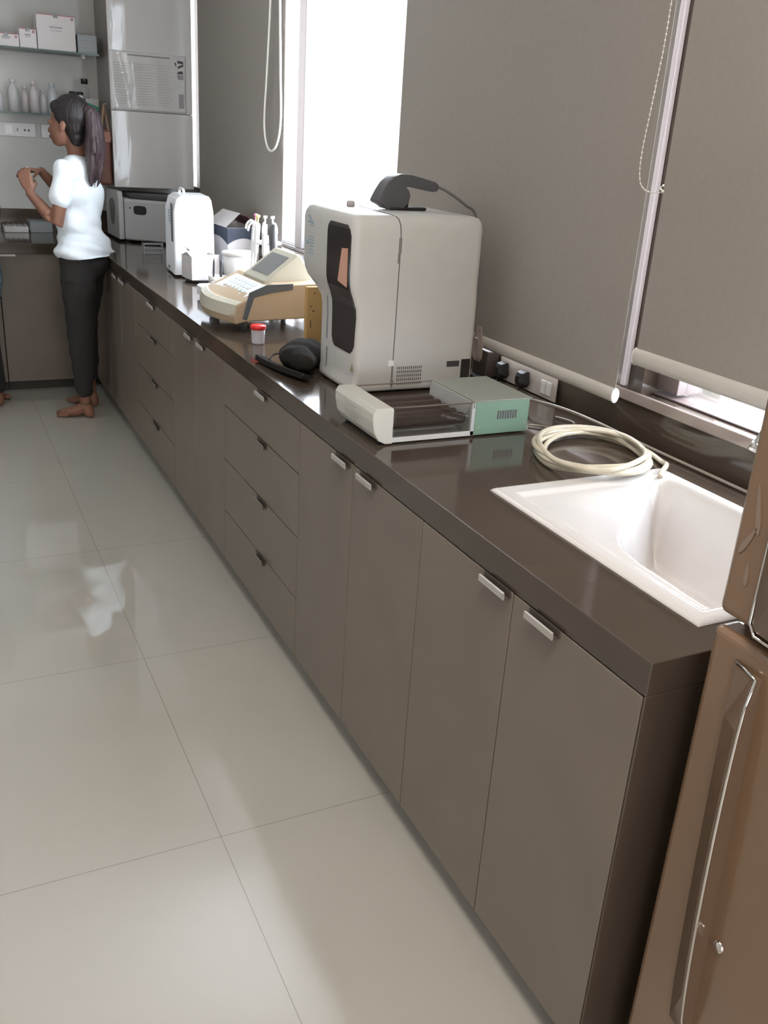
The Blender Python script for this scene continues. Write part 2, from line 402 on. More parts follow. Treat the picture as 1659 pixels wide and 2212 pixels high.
# ------------------------------------------------------------------ base cabinets, window run
def pull(parent, y0, y1, z, mh=None):
    b = new(); prism(b, [(-.014,y0,z-.016),(-.0165,y0,z-.014),(-.0165,y0,z-.002),(-.0135,y0,z-.0005),(-.0125,y0,z-.013)], (0,y1-y0,0))
    h = obj('handle', b, mh or M_handle, parent, label='slim metal edge pull')
    b = new(); box(b, -.0125, -.0005, y0+.0005, y1-.0005, z-.0155, z-.013); box(b, -.0025, -.0005, y0-.002, y1+.004, z-.013, z+.0015); obj('finger_recess', b, M_recess_shade, h)  # shade inside the pull put into a dark colour on channel floor and back plate
    return h
def panel(name, parent, y0, y1, z0, z1):
    b = new(); box(b, 0.0, .018, y0+.0015, y1-.0015, z0+.0015, z1-.0015)
    return obj(name, b, M_lam, parent, bevel=.001, seg=1)
def cabinet(y0, y1, kind, label, hy, group=None):
    t = thing('base_cabinet', (.3, (y0+y1)/2, 0), label, 'cabinet', group)
    if hy is None: hy = []
    b = new(); ya, yb = max(y0,.6635)+.0005, y1-.0005
    box(b, .0195, .68, ya, yb, .062, .078); box(b, .0195, .68, ya, ya+.014, .078, .81); box(b, .0195, .68, yb-.014, yb, .078, .81); box(b, .666, .68, ya+.014, yb-.014, .078, .81); box(b, .0195, .0335, ya+.014, yb-.014, .785, .81)
    obj('carcass', b, M_lam_dark, t)
    b = new(); box(b, .045, .06, max(y0,.6635)+.0005, y1-.0005, .001, .0615); obj('plinth', b, M_plinth, t)
    if kind == 'doors2':
        m_ = (y0+y1)/2
        d = panel('door', t, y0, m_, .06, .81); pull(d, *hy[0], .8085)
        d = panel('door', t, m_, y1, .06, .81); pull(d, *hy[1], .8085)
    elif kind == 'door1':
        d = panel('door', t, y0, y1, .06, .81)
        if hy: pull(d, *hy[0], .8085)
    elif kind == 'drawers':
        zs = [.81, .655, .457, .258, .06]
        for k in range(4):
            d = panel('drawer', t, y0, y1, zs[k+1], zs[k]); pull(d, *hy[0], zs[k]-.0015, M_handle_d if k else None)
    return t
cabinet(.6475, 1.352, 'doors2', 'grey two-door base cabinet directly below the white sink', [(.857,.941),(1.009,1.094)])
cabinet(1.352, 2.085, 'doors2', 'grey two-door base cabinet below the green box and the big analyser', [(1.584,1.668),(1.736,1.820)])
cabinet(2.085, 2.828, 'drawers', 'nearer of the two grey four-drawer cabinets, left of a two-door unit', [(2.362,2.447)])
cabinet(2.828, 3.590, 'doors2', 'grey two-door cabinet standing between the two drawer cabinets', [(3.06,3.145),(3.235,3.32)])
cabinet(3.590, 4.337, 'drawers', 'farther grey four-drawer cabinet, near the standing woman', [(3.876,3.999)])
cabinet(4.337, 5.080, 'doors2', 'farthest two-door grey cabinet of the window run, beside the woman\'s legs', [(4.547,4.66),(4.75,4.835)])
t = thing('corner_cabinet', (.3, 5.3, 0), 'plain grey corner cabinet panel behind the woman\'s legs', 'cabinet')
b = new(); box(b, .0195, .68, 5.0805, 5.60, .062, .81); obj('carcass', b, M_lam_dark, t)
panel('door', t, 5.080, 5.598, .06, .81)
b = new(); box(b, .045, .06, 5.0805, 5.60, .001, .0615); obj('plinth', b, M_plinth, t)
# far run, doors face the camera
M_lam_b = M_lam
for i, (x0, x1, hx, lb) in enumerate(((-.515, -.004, (-.505,-.42), 'dark grey far-wall base cabinet right of the seam, left of the woman'),
                         (-1.03, -.517, (-.64,-.56), 'dark grey far-wall base cabinet at the left picture edge'),
                         (-1.545, -1.032, (-1.15,-1.07), 'dark grey far-wall base cabinet, third from the corner'))):
    t = thing('wall_run_cabinet', ((x0+x1)/2, 5.9, 0), lb, 'cabinet')
    b = new(); box(b, x0+.0005, x1-.0005, 5.62, 6.26, .062, .81); obj('carcass', b, M_lam_dark, t)
    b = new(); box(b, x0+.0005, x1-.0005, 5.65, 5.665, .001, .0615); obj('plinth', b, M_lam_dark, t)
    b = new(); box(b, x0+.0015, x1-.0015, 5.60, 5.618, .062, .8085); d = obj('door', b, M_lam, t, bevel=.001, seg=1)
    b = new(); prism(b, [(hx[0],5.603,.8105),(hx[0],5.580,.8105),(hx[0],5.578,.808),(hx[0],5.578,.797),(hx[0],5.581,.797),(hx[0],5.581,.807),(hx[0],5.603,.807)], (hx[1]-hx[0],0,0))
    obj('handle', b, M_handle, d, label='slim metal edge pull')

# ------------------------------------------------------------------ sink (height field) + tap
def sd_poly(px, py, P):
    d = 1e9; ins = False; n = len(P)
    for i in range(n):
        ax, ay = P[i]; bx, by = P[(i+1)%n]
        ex, ey = bx-ax, by-ay; wx, wy = px-ax, py-ay
        t = max(0, min(1, (wx*ex+wy*ey)/(ex*ex+ey*ey))); dx, dy = wx-ex*t, wy-ey*t
        d = min(d, dx*dx+dy*dy)
        if (ay > py) != (by > py) and px < (bx-ax)*(py-ay)/(by-ay)+ax: ins = not ins
    d = math.sqrt(d); return d if ins else -d
BOWL = [(.572,1.235),(.555,1.26),(.53,1.25),(.275,1.035),(.245,.99),(.232,.93),(.225,.76),(.245,.735),(.55,.735),(.572,.76)]
b = new(); nx, ny = 104, 136; top = []; 
for i in range(nx+1):
    row = []
    for j in range(ny+1):
        x = SX0+(SX1-SX0)*i/nx; y = SY0+(SY1-SY0)*j/ny
        e = min(x-SX0, SX1-x, y-SY0, SY1-y)
        z = H+.0085 - .006*(1-ss(0, .008, e))
        ei = min(x-(SX0+.033), (SX1-.033)-x, y-(SY0+.028), (SY1-.045)-y)
        z -= .007*ss(0, .014, ei)
        z -= .020*ss(0, .25, ei) * ss(1.30, 1.0, y)
        s = sd_poly(x, y, BOWL)
        z -= .190*ss(-.016, .036, s) 
        row.append(b.verts.new((x, y, z)))
    top.append(row)
bot = []
for i in range(nx):
    for j in range(ny): b.faces.new((top[i][j], top[i+1][j], top[i+1][j+1], top[i][j+1]))
edge = [top[i][0] for i in range(nx+1)] + [top[nx][j] for j in range(1, ny+1)] + [top[i][ny] for i in range(nx-1, -1, -1)] + [top[0][j] for j in range(ny-1, 0, -1)]
low = [b.verts.new((v.co.x, v.co.y, H+.0004)) for v in edge]
n = len(edge)
for k in range(n): b.faces.new((edge[k], low[k], low[(k+1)%n], edge[(k+1)%n]))
s = thing('sink', (.38, 1.0, H), 'white ceramic sink with sloping drainboard set into the granite worktop', 'sink')
obj('basin', b, M_ceramic, s, smooth=True)
b = new(); lathe(b, [(.0,.004),(.03,.004),(.033,.002),(.033,-.004),(.0,-.004)], (.40,.85,.6815)); obj('drain', b, M_chrome, s, smooth=True, label='round chrome drain')
t = thing('tap', (.650, .90, H), 'chrome swan-neck tap behind the sink, mostly hidden by the fridge', 'tap')
b = new(); lathe(b, [(.026,0.001),(.026,.012),(.018,.02),(.018,.09),(.012,.10),(.0,.10)], (.650,.90,H)); obj('body', b, M_chrome, t, smooth=True)
b = new(); tube(b, spline([(.650,.90,H+.09),(.650,.90,1.15),(.65,.91,1.23),(.60,.925,1.255),(.55,.945,1.20),(.522,.96,1.12),(.502,.975,1.045)], 8), .0115, 14)
tube(b, [(.5065,.9725,1.062),(.501,.9755,1.042)], .0145, 14); obj('spout', b, M_chrome, t, smooth=True)
b = new(); tube(b, [(.650,.888,H+.07),(.650,.84,H+.085)], [.008,.006], 10); obj('lever', b, M_chrome, t, smooth=True)

# ------------------------------------------------------------------ roller blinds
def blind(y0, y1, x, zb, railh, label, chain=None, zr=2.50):
    t = thing('roller_blind', (x, (y0+y1)/2, zr), label, 'blind', None)
    b = new(); box(b, x-.0006, x+.0006, y0, y1, zb+railh*.6, zr); obj('blind_fabric', b, M_blind, t)
    b = new(); 
    pr_ = [(x+.011*math.cos(a), zb+railh/2+railh/2*math.sin(a)) for a in [2*PI*k/20 for k in range(20)]]
    prism(b, [(px, y0, pz) for px, pz in pr_], (0, y1-y0, 0)); obj('bottom_rail', b, M_rail, t)
    for yy in (y0-.004, y1+.0005):
        b = new(); prism(b, [(x+(px-x)*1.08, yy, zb+railh/2+(pz-zb-railh/2)*1.04) for px, pz in pr_], (0,.0035,0)); obj('end_cap', b, M_cap, t)
    b = new(); lathe(b, [(.02,0),(.02,y1-y0)], (x, y0, zr+.015), axis='y'); obj('roller_tube', b, M_rail, t)
    return t
bl = blind(1.582, 2.908, .66, .962, .037, 'wide beige roller blind hanging behind the big analyser')
bl2 = blind(-.30, 1.548, .68, 1.067, .042, 'beige roller blind nearest the fridge, raised above the sill')
bl3 = blind(4.10, 5.575, .66, .955, .037, 'grey roller blind in the far corner behind the carton and white device')
def chain_loop(parent, name, pts, r, beads, m):
    P = spline(pts, 14); b = new()
    if beads:
        L = 0; step = .0115; acc = 0
        for a, c in zip(P, P[1:]):
            seg = (c-a).length
            while acc < seg:
                q = a+(c-a)*(acc/seg); b2 = bmesh.new(); bmesh.ops.create_icosphere(b2, subdivisions=1, radius=r)
                b2.transform(Matrix.Translation(q)); me = bpy.data.meshes.new('t'); b2.to_mesh(me); b2.free(); b.from_mesh(me); bpy.data.meshes.remove(me)
                acc += step
            acc -= seg
        tube(b, P, r*.35, 6)
    else: tube(b, P, r, 8)
    return obj(name, b, m, parent, smooth=True)
chain_loop(bl2, 'beaded_chain', [(.62,1.558,2.5),(.62,1.552,1.864),(.62,1.560,1.70),(.62,1.572,1.56),(.62,1.565,1.50),(.62,1.540,1.478),(.62,1.505,1.476),(.622,1.492,1.477),(.64,1.502,1.479),(.668,1.545,1.485),(.698,1.556,1.51),(.704,1.558,1.60),(.704,1.558,1.9),(.704,1.558,2.5)], .0026, True, M_cord)
chain_loop(bl3, 'pull_cord', [(.63,4.19,2.5),(.63,4.222,2.09),(.63,4.26,1.80),(.63,4.29,1.60),(.63,4.262,1.50),(.63,4.19,1.463),(.63,4.105,1.50),(.63,4.062,1.60),(.63,4.075,1.80),(.63,4.094,2.09),(.63,4.11,2.5)], .0052, False, M_cord)

# ------------------------------------------------------------------ refrigerator
t = thing('refrigerator', (.38, .30, 0), 'brown two-door refrigerator at the right edge, beside the worktop end', 'refrigerator')
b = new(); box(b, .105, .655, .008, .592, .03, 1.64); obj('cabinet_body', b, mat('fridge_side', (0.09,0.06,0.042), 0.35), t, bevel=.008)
for nm, z0, z1 in (('fridge_door', .07, .952), ('freezer_door', .972, 1.64)):
    b = new(); box(b, .055, .104, .002, .598, z0, z1); d = obj(nm, b, M_fridge, t, bevel=.012, seg=4)
    if nm == 'fridge_door':
        hz0, hz1 = .283, .917
    else: hz0, hz1 = .958+.02, 1.45
    # raised bow-shaped grip panel with bright edge
    b = new(); ys = [(.548,.545),(.500,.507)]
    secs = []
    for k in range(9):
        f = k/8; zz = hz0+(hz1-hz0)*f; w = 1-abs(2*f-1)**6*.25
        yo = .516+(.030)*f if nm == 'fridge_door' else .535
        yi = .474+(.027)*f if nm == 'fridge_door' else .490
        bow = .020*math.sin(PI*min(1,max(0,f)))**.4
        secs.append([(.0555,yo,zz),(.050-bow*.35,yo-.004,zz),(.046-bow,yi+.008,zz),(.046-bow,yi,zz),(.0555,yi-.002,zz)])
    loft(b, secs); g = obj('handle', b, M_fridge_d, d, label='raised vertical grip panel')
    b = new(); P = [Vector((.0445-.020*math.sin(PI*k/16)**.4, (.474+.027*k/16 if nm == 'fridge_door' else .490), hz0+(hz1-hz0)*k/16)) for k in range(17)]
    if nm == 'fridge_door': P.append(Vector((.047,.515,hz1+.002))); P.append(Vector((.052,.546,hz1+.004)))
    else: P = [Vector((.052,.537,hz0+.40)), Vector((.052,.537,hz0+.06)), Vector((.049,.535,hz0+.008)), Vector((.047,.522,hz0-.006)), Vector((.046,.495,hz0-.006))]
    tube(b, P, .0024, 8); obj('bright_trim', b, M_chrome, d, smooth=True, label='thin chrome edging')
    if nm == 'fridge_door':
        b = new(); lathe(b, [(.0,-.004),(.008,-.004),(.010,0),(.010,.008),(.0,.008)], (.0555,.462,.478), axis='x'); obj('lock', b, M_chrome, d, smooth=True, label='small round chrome lock')
    else:
        b = new()
        def petal(c, L, W, ang):
            pts = []
            for k in range(14):
                a = 2*PI*k/14; u = L*math.cos(a); w = W*math.sin(a)*(1-.5*math.cos(a))
                pts.append((.0536, c[0]+u*math.sin(ang)+w*math.cos(ang), c[1]+u*math.cos(ang)-w*math.sin(ang)))
            prism(b, pts, (.0015,0,0))
        petal((.566,1.135), .034, .004, .22); petal((.572,1.090), .024, .004, -.45); petal((.562,1.045), .018, .003, .1)
        obj('petal_print', b, M_petal, d, label='pale leaf-like floral print')
for yy in (.05, .55):
    b = new(); lathe(b, [(.018,0),(.018,.03)], (.15, yy, .0005)); obj('foot', b, M_black, t)
b = new(); box(b, .09, .105, .01, .59, .03, .068); obj('kick_grille', b, M_black, t)

# ------------------------------------------------------------------ tube coil and loose tube
b = new(); C0 = Vector((.495,1.437,0)); ma = Vector((.56,.83,0)).normalized(); mi_ = Vector((-ma.y,ma.x,0)); pts = []
turns = 5; N = turns*36
for k in range(N+1):
    a = 2*PI*k/36 - 1.9; f = k/36
    ra = .182 - .008*math.sin(f*2.3) - .010*(f % 2); rb = .138 + .007*math.cos(f*1.9) - .012*((f*1.3) % 1.6)
    off = Vector((.010*math.sin(f*1.1), .012*math.cos(f*1.7), 0))
    z = H+.0075+ .0055*f + .004*math.sin(a*2+f)
    # lift over the sink rim
    p = C0+off+ma*ra*math.cos(a)+mi_*rb*math.sin(a); p.z = z + (.010 if p.y < 1.345 else 0)
    pts.append(p)
tail = [Vector((.620,1.345,H+.03)), Vector((.60,1.30,H+.025)), Vector((.575,1.272,H+.012))]
t = thing('hose_coil', (.495,1.437,H), 'coil of thick clear yellowish tubing lying against the sink corner', 'hose')
tube(b, spline(pts[::3]+[], 4), .0063, 10)
obj('hose', b, M_tube, t, smooth=True)
b = new(); tube(b, spline([(.655,1.50,H+.010),(.660,1.43,H+.009),(.643,1.36,H+.0085),(.612,1.31,H+.020),(.578,1.283,H+.018),(.560,1.270,H+.010)], 8), .0063, 10); obj('hose_end', b, M_tube, t, smooth=True)
b = new(); lathe(b, [(.0085,-.003),(.0105,0),(.0085,.003)], (.655,1.497,H+.012), 12, axis='y'); obj('tie', b, mat('red_tie',(.3,.03,.02),.6), t, smooth=True, label='small dark red tie')
b = new(); tube(b, spline([(.575,2.02,H+.005),(.62,1.93,H+.008),(.60,1.84,H+.03),(.635,1.74,H+.03),(.668,1.62,H+.02),(.690,1.45,H+.008),(.695,1.25,H+.006),(.695,1.0,H+.006),(.695,.70,H+.006)], 10), .0045, 8)
tag(obj('loose_tube', b, M_tube2, smooth=True), 'thin clear tube trailing along the back edge behind the sink', 'tube')
b = new(); tube(b, spline([(.50,1.715,H+.005),(.53,1.69,H+.006),(.565,1.63,H+.005),(.60,1.655,H+.008),(.635,1.70,H+.006),(.62,1.76,H+.005)], 8), .0028, 8)
tag(obj('thin_tube', b, M_tube2, smooth=True), 'very thin clear tube curled between the green box and the coil', 'tube')

# ------------------------------------------------------------------ socket plate, plugs, cables
t = thing('socket_plate', (.70, 2.03, .89), 'white modular switch and socket plate on the granite upstand behind the green box', 'socket')
b = new(); box(b, .708, .7085+.003, 1.888, 2.19, .8725, .948); obj('faceplate', b, mat('aged_white_plate', (.50,.45,.41), .4), t, bevel=.002)
b = new(); box(b, .7035, .708, 1.912, 1.934, .886, .925); obj('switch', b, M_cap, t, bevel=.001)
b = new(); box(b, .7035, .708, 1.938, 1.960, .886, .925); obj('switch', b, M_cap, t, bevel=.001)
def plug(y, label, cable):
    t = thing('power_plug', (.69, y, .90), label, 'plug')
    b = new(); secs = []
    for k, (xx, hw, z0, z1) in enumerate(((.7025,.020,.884,.932),(.690,.021,.882,.933),(.676,.018,.886,.928),(.668,.011,.892,.918))):
        secs.append([(xx, y-hw*.75, z1), (xx, y+hw*.75, z1), (xx, y+hw, z0+.012), (xx, y+hw*.5, z0), (xx, y-hw*.5, z0), (xx, y-hw, z0+.012)])
    loft(b, secs); obj('plug_body', b, M_black, t, bevel=.002)
    b = new(); tube(b, spline(cable, 8), .0036, 8); obj('cable', b, M_black, t, smooth=True)
plug(2.035, 'black power plug nearer the sink on the white plate', [(.680,2.035,.886),(.675,2.035,.878),(.66,2.05,H+.005),(.64,2.12,H+.005),(.63,2.25,H+.005)])
plug(2.150, 'black power plug farther from the sink, next to the adaptor block', [(.680,2.150,.886),(.675,2.155,.878),(.655,2.17,H+.005),(.64,2.28,H+.005),(.63,2.36,H+.005)])
b = new(); box(b, .662, .7075, 2.20, 2.285, .872, .955); tag(obj('power_adaptor', b, mat('dark_brown_plastic',(.05,.035,.03),.6), bevel=.004), 'dark brown adaptor block on the upstand, left of the two plugs', 'adaptor')
t = thing('cable_bundle', (.64,2.225,.95), 'pale looped cable bundle hanging behind the analyser', 'cable')
b = new()
for k in range(5):
    o_ = (k-2)*.006
    tube(b, spline([(.640+o_*.3,2.225+o_,1.03),(.643,2.245+o_,.985),(.640,2.240+o_,.940),(.638,2.220+o_,.925),(.636,2.205+o_,.945),(.638,2.212+o_,.99),(.640,2.228+o_,1.03)], 6), .0022, 6)
obj('cable', b, mat('beige_cable',(.33,.27,.23),.5), t, smooth=True)
b = new(); tube(b, [(.641,2.245,.990),(.641,2.205,.990)], .004, 8); obj('cable_tie', b, M_cap, t)

# ------------------------------------------------------------------ roller mixer (green box with rollers)
t = thing('roller_mixer', (.25, 1.79, H), 'mint green roller mixer with brown rollers, on the worktop before the analyser', 'laboratory mixer')
y0, y1 = 1.672, 1.895
b = new(); box(b, .306, .466, y0, y1, H+.004, .960); hs = obj('motor_housing', b, M_green, t, bevel=.002)
b = new(); box(b, .300, .472, y0-.002, y1+.002, .9602, .963); box(b, .300,.303,y0-.002,y1+.002,.945,.9602); obj('housing_lid', b, M_mintgrey, t, bevel=.001, label='grey-green flat lid')
b = new()
for k in range(8): box(b, .372+k*.0075, .376+k*.0075, y0-.0008, y0+.001, .912, .934)
obj('vent_slots', b, M_ink, t)
for xx, zz in ((.318,.895),(.455,.898)):
    b = new(); lathe(b, [(.0,-.0012),(.0022,-.0012),(.0022,.0)], (xx,y0,zz), 10, axis='y'); obj('screw', b, M_handle, t)
# white end panel, bowed outward
b = new(); secs = []
for yy in (y0-.004, y1+.004):
    secs.append([(.028,yy,H+.030),(.022,yy,H+.060),(.022,yy,.950),(.030,yy,.962),(.074,yy,.962),(.077,yy,.958),(.077,yy,H+.003),(.058,yy,H+.003),(.040,yy,H+.012)])
loft(b, secs); ep = obj('end_panel', b, M_cream, t, bevel=.002, label='cream bowed end panel with a small printed label')
b = new()
for (ya, yb, za, zb) in ((1.74,1.835,.941,.9415),(1.74,1.835,.9035,.904),(1.74,1.7404,.9035,.9415),(1.8346,1.835,.9035,.9415)): box(b, .0216,.0221,ya,yb,za,zb)
for k, (ya, yb) in enumerate(((1.77,1.828),(1.775,1.83),(1.76,1.80),(1.752,1.83),(1.752,1.825),(1.76,1.82))): box(b, .0216,.0221,ya,yb,.9365-k*.0055,.9372-k*.0055+(.0012 if k < 2 else 0))
obj('printed_label', b, M_ink_f, ep)
b = new(); box(b, .077, .306, y0, y0+.004, H+.004, H+.0165); box(b, .077, .306, y1-.004, y1, H+.004, H+.0165); box(b, .077,.306,y0+.004,y1-.004,H+.003,H+.006); obj('base_tray', b, M_white_app, t, bevel=.001)
for yy in (y0+.002, y1-.002):
    b = new(); tube(b, [(.074,yy,.9595),(.308,yy,.9595)], .0022, 8); obj('top_rod', b, M_chrome, t)
b = new(); box(b, .296, .3055, y0, y1, H+.004, .9595); obj('bearing_plate', b, M_grey_app, t)
for k in range(5):
    yy = y0+.030+k*.041
    b = new(); lathe(b, [(.0,.080),(.006,.080),(.006,.084),(.0135,.086),(.0145,.09),(.0145,.284),(.0135,.288),(.006,.29),(.0,.295)], (0, yy, H+.044), 16, axis='x'); obj('roller', b, M_roller, t, smooth=True, label='brown rubber roller')
b = new(); box(b, .085, .292, y0+.002, y0+.0035, H+.017, .957); obj('front_sheet', b, M_acryl, t, label='clear acrylic front sheet')
for xx in (.05,.44):
    for yy in (y0+.02,y1-.02):
        b = new(); lathe(b, [(.006,0),(.006,.004)], (xx,yy,H+.0003), 10); obj('foot', b, M_black, t)

# ------------------------------------------------------------------ big analyser
t = thing('analyser', (.36, 2.25, H), 'tall off-white analyser with dark front window, barcode scanner on its top', 'laboratory analyser')
def sec(z, x0, x1, ya, yb, r): return [(px, py, z) for px, py in rrect(x0, x1, ya, yb, r, 4)]
YN, YU, YL = 2.11, 2.487, 2.385
b = new(); S = []
S.append(sec(H+.006, .165, .552, YN+.004, YL-.030, .012))
S.append(sec(H+.010, .160, .556, YN, YL-.022, .016))
S.append(sec(.890, .160, .558, YN, YL-.022, .016))
S.append(sec(.905, .168, .558, YN, YL-.006, .018))
S.append(sec(.925, .170, .558, YN, YL, .020))
S.append(sec(1.085, .170, .558, YN, YL, .020))
S.append(sec(1.110, .168, .558, YN, YL+.006, .020))
S.append(sec(1.135, .160, .558, YN, YL+.035, .022))
S.append(sec(1.160, .150, .558, YN, YL+.078, .024))
S.append(sec(1.180, .146, .558, YN, YL+.095, .025))
S.append(sec(1.200, .145, .558, YN, YU, .025))
S.append(sec(1.325, .145, .558, YN, YU, .025))
S.append(sec(1.343, .148, .555, YN+.003, YU-.004, .024))
S.append(sec(1.355, .155, .548, YN+.010, YU-.012, .022))
S.append(sec(1.3605, .166, .537, YN+.021, YU-.024, .020))
loft(b, S); body = obj('casing', b, M_white_app, t, smooth=True)
for e in body.data.edges: pass
# door edge seam, hinges and latch on the near side
b = new(); P = [(.268,YN-.0002,1.3605),(.279,YN-.0006,1.352),(.286,YN-.0006,1.335),(.289,YN-.0006,1.30),(.2885,YN-.0006,1.05),(.2875,YN-.0006,.885)]
tube(b, P, .0012, 6); tube(b, [(.268,YN+.01,1.3609),(.30,YU-.03,1.3609)], .0012, 6); obj('door_seam', b, M_dgrey, body)
b = new(); box(b, .284, .2915, YN-.004, YN+.001, 1.262, 1.304); box(b, .283,.288,YN-.003,YN+.001,1.236,1.262); obj('hinge', b, mat('hinge_grey',(.22,.2,.19),.4), t, bevel=.001)
b = new(); box(b, .2845,.2895,YN-.003,YN+.001,.905,.948); box(b, .282,.292,YN-.005,YN+.001,.895,.906); obj('hinge', b, mat('hinge_grey',(.22,.2,.19),.4), t, bevel=.001)
b = new(); box(b, .272,.290,YN-.0025,YN+.001,.949,.965); obj('latch', b, M_cap, t, bevel=.001)
b = new()
for r in range(5):
    for c in range(13):
        x = .303+c*.0064; z = .938-r*.0115
        box(b, x, x+.0028, YN-.0006, YN+.0005, z, z+.0078)
obj('vent_slots', b, M_ink, t)
b = new(); box(b, .466,.508,YN-.0008,YN+.0005,.938,.955); obj('rating_label', b, M_dgrey, t)
b = new(); box(b, .515,.546,YN-.0012,YN+.0005,.893,.959); obj('power_inlet', b, M_blackg, t, bevel=.002)
# dark tinted front window following the front, narrow-waisted
b = new(); secs = []
for z, x, ya, yb in ((.981,.1695,2.150,2.262),(.990,.1692,2.135,2.275),(1.005,.169,2.126,2.283),(1.085,.169,2.122,2.286),(1.110,.1675,2.122,2.286),(1.135,.1595,2.124,2.284),(1.160,.1495,2.124,2.283),(1.180,.1455,2.124,2.283),(1.200,.1445,2.124,2.283),(1.305,.1445,2.124,2.283),(1.322,.1445,2.130,2.277),(1.332,.1448,2.145,2.262)):
    secs.append([(x-.0012,ya,z),(x-.0012,yb,z),(x+.004,yb,z),(x+.004,ya,z)])
loft(b, secs); fw = obj('front_window', b, M_blackg, t)
b = new(); prism(b, [(.1428,2.132,1.168),(.1428,2.134,1.272),(.1428,2.176,1.268),(.1428,2.197,1.178)], (.0006,0,0)); obj('inner_screen', b, M_pink, fw, label='pinkish lit panel behind the dark window')
# side groove on the lower front left
b = new(); tube(b, spline([(.1545,2.415,1.150),(.166,2.335,1.125),(.1688,2.322,1.08),(.1688,2.322,.99)], 6), .0022, 6); tube(b, [(.1690,2.318,.965),(.1680,2.318,.900)], .002, 6); obj('panel_groove', b, mat('groove_shadow',(.13,.15,.17),.5), t)
# printed marks
b = new()
def q(yc, zc, w, h, sh=0): prism(b, [(.1443,yc-w/2,zc-h/2),(.1443,yc+w/2,zc-h/2),(.1443,yc+w/2-sh,zc+h/2),(.1443,yc-w/2-sh,zc+h/2)], (.0008,0,0))
for k in range(4): q(2.432-k*.006, 1.330-k*.004, .020, .0025, .004)
q(2.415, 1.312, .045, .005); q(2.405,1.304,.028,.003)
for k in range(5): q(2.405, 1.272-k*.009, .034, .003)
prism(b, [(.1443,2.447,1.246),(.1443,2.430,1.246),(.1443,2.4385,1.268)], (.0008,0,0)); q(2.410,1.226,.05,.003)
obj('printed_marks', b, M_blue, t, label='small blue printed emblem and lettering')
b = new(); prism(b, [(.1665,2.136,.935),(.1665,2.116,.935),(.1665,2.126,.958)], (.0015,0,0)); obj('warning_triangle', b, mat('warning_outline',(.30,.27,.16),.5), t, label='small yellowish warning triangle')
# ------------------------------------------------------------------ barcode scanner on the analyser
t = thing('barcode_scanner', (.36, 2.32, 1.361), 'dark grey hand scanner on its stand, on top of the tall analyser', 'scanner')
Y = 2.32
b = new()
pf = [(.345,1.3625),(.372,1.3625),(.384,1.366),(.400,1.380),(.404,1.402),(.398,1.418),(.388,1.424),(.400,1.4265),(.440,1.421),(.476,1.4145),(.490,1.416),(.498,1.426),(.494,1.436),(.484,1.442),(.440,1.452),(.405,1.459),(.370,1.460),(.348,1.452),(.328,1.436),(.312,1.412),(.298,1.386),(.300,1.380),(.318,1.372),(.330,1.364)]
prism(b, [(x, Y-.027, z) for x, z in pf], (0,.054,0)); obj('scanner_head', b, mat('scanner_grey',(.085,.083,.09),.45), t, bevel=.010, seg=4, smooth=True)
b = new(); secs = []
prism(b, [(.340,Y-.03,1.3615),(.462,Y-.022,1.3615),(.466,Y,1.3615),(.462,Y+.022,1.3615),(.340,Y+.03,1.3615)], (0,0,.008)); box(b,.352,.405,Y-.016,Y+.016,1.369,1.388); obj('stand_base', b, M_black, t, bevel=.003)
b = new(); tube(b, spline([(.492,Y,1.431),(.512,Y,1.426),(.545,Y-.005,1.412),(.60,Y-.01,1.380),(.640,Y-.01,1.345),(.640,Y-.03,1.20),(.635,Y-.05,1.02),(.62,Y-.03,.90),(.60,Y-.0,H+.006)], 10), [.0075]*4+[.006]*3+[.0040]*74, 10); obj('cable', b, mat('grey_cable',(.16,.15,.14),.5), t, smooth=True)
for k, x in enumerate((.262,.286)):
    pass
b = new(); lathe(b, [(.012,0),(.012,.012),(.008,.016),(.0,.016)], (.262,2.40,1.3608), 14); tag(obj('rubber_stopper', b, mat('pale_rubber',(.5,.45,.47),.5), smooth=True), 'small pale stopper standing left of the hand scanner', 'stopper')

# ------------------------------------------------------------------ black pouch and curved holder
b = new(); 
ellipsoid(b, (.165,2.485,.908), (.078,.088,.044)); ellipsoid(b, (.115,2.40,.910), (.042,.095,.038)); ellipsoid(b, (.125,2.45,.902), (.058,.10,.036))
tag(remesh('cloth_pouch', b, M_cloth_black, None, .008, 30, disp=lambda c, n: Vector((0,0,max(0,H+.002-c.z))) + n*(.003*math.sin(c.x*90)*math.sin(c.y*70)) if c.z > H+.004 else Vector((0,0,H+.002-c.z))), 'dark soft cloth pouch lying left of the tall analyser', 'pouch')
t = thing('curved_holder', (.075,2.40,H), 'black curved tray-like holder near the worktop edge, in front of the pouch', 'holder')
b = new(); secs = []
for k in range(13):
    f = k/12; y = 2.565-.30*f; xc = .045+.045*f*f; z = H+.003+.012*(1-f)**2*0+.010*abs(f-.1)
    secs.append([(xc-.020,y,z+.002),(xc+.018,y,z),(xc+.020,y,z+.006),(xc-.008,y,z+.016),(xc-.018,y,z+.017)])
loft(b, secs); obj('tray', b, M_cloth_black, t)
b = new(); tube(b, [Vector((.045+.045*(k/12)**2-.016, 2.565-.30*k/12, H+.0165+.010*abs(k/12-.1))) for k in range(13)], .0011, 6); obj('rim', b, M_cap, t, label='thin pale worn rim')
b = new(); tube(b, spline([(.05,2.50,H+.018),(.075,2.52,H+.03),(.11,2.51,H+.03)], 6), .0028, 8); obj('cord', b, M_black, t)

